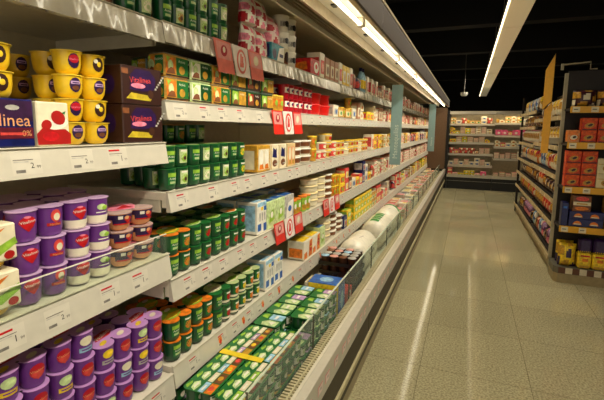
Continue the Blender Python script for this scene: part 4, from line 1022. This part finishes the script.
def pr_arc(b, dx, dy, dz):
    for s in (-1, 1):
        b.shape(F(dx), [(s * dy * .24 + dy * .13 * math.cos(a), dz * .25 + dz * .5 * math.sin(a)) for a in [PI * i / 8 for i in range(9)]], orange); b.rect(F2(dx), s * dy * .24 - dy * .1, s * dy * .24 + dy * .1, dz * .26, dz * .4, cream)
bbox('b_navy', 'navy biscuit box with orange arcs', (.16, .285, .075), navy, pr_arc)
bbox('b_loaf', 'brown loaf with cream label', (.12, .15, .155), brown, lambda b, dx, dy, dz: (b.rect(F(dx), -dy * .48, dy * .48, dz * .38, dz * .6, cream), b.rect(F2(dx), -dy * .3, dy * .3, dz * .44, dz * .52, gold), b.ell(F(dx), 0, dz * .18, dy * .4, dz * .12, orange), b.ell(F(dx), 0, dz * .8, dy * .36, dz * .14, pinkred)))
bbox('b_sand', 'yellow and red cake box', (.16, .22, .14), gold, lambda b, dx, dy, dz: (b.shape(F(dx), [(-dy * .48, dz * .3), (dy * .48, dz * .5), (dy * .48, dz * .8), (-dy * .48, dz * .7)], yellow), b.shape(F2(dx), [(-dy * .48, dz * .18), (dy * .48, dz * .36), (dy * .48, dz * .5), (-dy * .48, dz * .3)], pinkred), b.rect(F(dx), -dy * .48, dy * .48, dz * .82, dz * .96, brown)))
bbox('b_blue', 'bright blue wrapped pack', (.16, .19, .088), M('azure_film', (24, 110, 170), .3), lambda b, dx, dy, dz: (b.shape(F(dx), [(-dy * .4, dz * .6), (dy * .3, dz * .75), (dy * .4, dz * .85), (-dy * .3, dz * .8)], lblue), b.ell(F2(dx), dy * .2, dz * .35, dy * .18, dz * .2, blue)))
def mk_navybag(k):
    root = thing('pasta_bag'); b = MB(); b.box(-.05, .05, -.058, .058, 0, .155, yellow, .015); body = b.build('bag_body', root)
    b = MB(); b.rect(('x', .0508), -.05, .05, .10, .135, yellow); b.rect(('x', .0514), -.036, .042, .118, .134, red); b.rect(('x', .0514), -.02, .03, .07, .10, orange); b.rect(('x', .0514), -.045, .045, .01, .03, gold); sp = b.build('label_print', body)
    b = MB(); b.box(-.045, .045, -.056, .056, .156, .30, dpurple, .02); top = b.build('bag_top', root)
    b = MB()
    for i in range(6): b.ell(('x', .0458), -.04 + i * .016, .17, .004, .006, yellow, 8)
    s2 = b.build('dot_print', top)
    return root, [(body, [sp]), (top, [s2])]
Kind('navybag', 'pasta_bag', 'pasta bag', (.10, .118, .30), mk_navybag, 'navy-topped yellow bag')
# topmost
u = EU(0)
for x, kk in ((1.0, 's_dark'), (1.20, 's_dark'), (1.40, 's_dark')): place(u, kk, x)
u = EU(1); place(u, 'b_beige', .935); place(u, 'b_orange', 1.055, 2); place(u, 'b_orange', 1.187, 2); place(u, 'b_mag', 1.318, 2); place(u, 'b_orange', 1.45)
u = EU(2); place(u, 'b_orange', .955, 3); place(u, 'b_orange', 1.085, 3); place(u, 'b_cream', 1.225, 2); place(u, 'b_orange', 1.365, 1); place(u, 'b_orange', 1.495, 1)
u = EU(3); place(u, 'b_tall', .925); place(u, 'b_navy', 1.105, 2); place(u, 'b_loaf', 1.06, z=EZ[3] + .153, desc='brown loaf resting on navy boxes'); place(u, 'b_sand', 1.37, 2)
u = EU(4); place(u, 's_pop', .985); place(u, 's_pop', .985 + .0, z=.161, xf=4.77, back=True); place(u, 'navybag', 1.128); place(u, 'navybag', 1.252); place(u, 'b_blue', 1.42, 2)
# yellow topper and its rod
t = thing('aisle_marker', 'tall folded yellow aisle marker standing at the shelf end corner', 'sign', (.688, 4.90, 1.27))
MB().prism([(0, .45), (.075, .53), (.075, 1.00), (.0, .84)], -.006, .006, ybar, 'y').build('front_leaf', t)
MB().prism([(0.018, 0), (.085, 0), (.085, .53), (.018, .44)], .010, .018, ybar, 'y').build('rear_leaf', t)
MB().box(.07, .185, .0185, .03, .10, .16, gup).build('bracket', t)
t = thing('sign_holder', 'thin bent metal rod holder above the end display', 'holder', (.84, 4.95, 2.165))
MB().tube([(0, 0, 0), (.24, 0, .02), (.24, 0, -.05), (.30, 0, -.05)], .008, gup, 6).build('rod', t)
MB().box(-.012, .012, -.012, .012, -.05, .01, gup).build('socket', t)

# ================================================================= CEILING LAMP
lampm = M('lamp_diffuser', (255, 238, 200), emit=.085); edge = M('lamp_bright_edge', (255, 236, 196), emit=3.0); house = M('lamp_housing', (70, 64, 52), .5)
LX, LZ = .36, 2.62
for i in range(8):
    y0 = -.8 + i * 2.0; y1 = y0 + 1.985
    if y1 > 15.6: break
    t = thing('ceiling_lamp', f'{ORD[i]} segment of the long ceiling lamp strip, counted from the camera', 'lamp', (LX, y0, LZ), 0, 'ceiling lamp segments')
    MB().box(-.11, .11, 0, y1 - y0, .012, .07, house, .004).build('housing', t)
    MB().box(-.092, .108, .01, y1 - y0 - .01, 0, .0115, lampm).build('diffuser', t)
    MB().box(-.108, -.094, .01, y1 - y0 - .01, -.004, .0115, edge).build('lamp_tube', t)
    for yy in (.4, 1.6): MB().tube([(0, yy, .07), (0, yy, 3.6 - LZ)], .003, alu, 6).build('wire', t)
    l = bpy.data.lights.new('lamp_light', 'AREA'); l.shape = 'RECTANGLE'; l.size = .2; l.size_y = 1.9; l.energy = 7; l.color = (1, .92, .76); l.spread = math.radians(108)
    lo = bpy.data.objects.new('lamp_light', l); C.objects.link(lo); lo.parent = t; lo.location = (0, 1.0, -.008)
    l = bpy.data.lights.new('cooler_wash', 'AREA'); l.shape = 'RECTANGLE'; l.size = .05; l.size_y = 1.9; l.energy = 14; l.color = (1, .92, .76); l.spread = math.radians(100)
    lo = bpy.data.objects.new('cooler_wash', l); C.objects.link(lo); lo.parent = t; lo.location = (-.125, 1.0, .02); lo.rotation_euler = (0, math.radians(52), 0)
t = thing('security_camera', 'small pale dome camera under the dark ceiling near the far cooler', 'camera', (-.15, 10.0, 2.30))
MB().lathe([(.05, -.05), (.075, -.02), (.08, .03)], lgrey, 16).build('dome', t); MB().tube([(0, 0, .03), (0, 0, 1.3)], .01, house, 8).build('stem', t)

# ================================================================= WORLD, CAMERA
w = bpy.data.worlds.new('World'); bpy.context.scene.world = w; w.use_nodes = True
w.node_tree.nodes['Background'].inputs[0].default_value = (1, .90, .72, 1); w.node_tree.nodes['Background'].inputs[1].default_value = .8
cam = bpy.data.cameras.new('camera'); co = bpy.data.objects.new('camera', cam); C.objects.link(co)
cam.sensor_fit = 'HORIZONTAL'; cam.sensor_width = 36; cam.lens = 410 / 604 * 36; cam.clip_start = .02; cam.clip_end = 60
co.location = (0, 0, 1.5)
yaw, pitch, roll = .38234, .13335, .012
co.rotation_euler = (Matrix.Rotation(yaw, 3, 'Z') @ Matrix.Rotation(PI / 2 - pitch, 3, 'X') @ Matrix.Rotation(roll, 3, 'Z')).to_euler()
cam.shift_x = 0; cam.shift_y = -(200 - 183) / 604
sc = bpy.context.scene; sc.camera = co
sc.view_settings.view_transform = 'Standard'; sc.view_settings.look = 'None'; sc.view_settings.gamma = 1; sc.view_settings.exposure = .22
sc.cycles.max_bounces = 6; sc.cycles.transparent_max_bounces = 12; sc.cycles.use_denoising = True
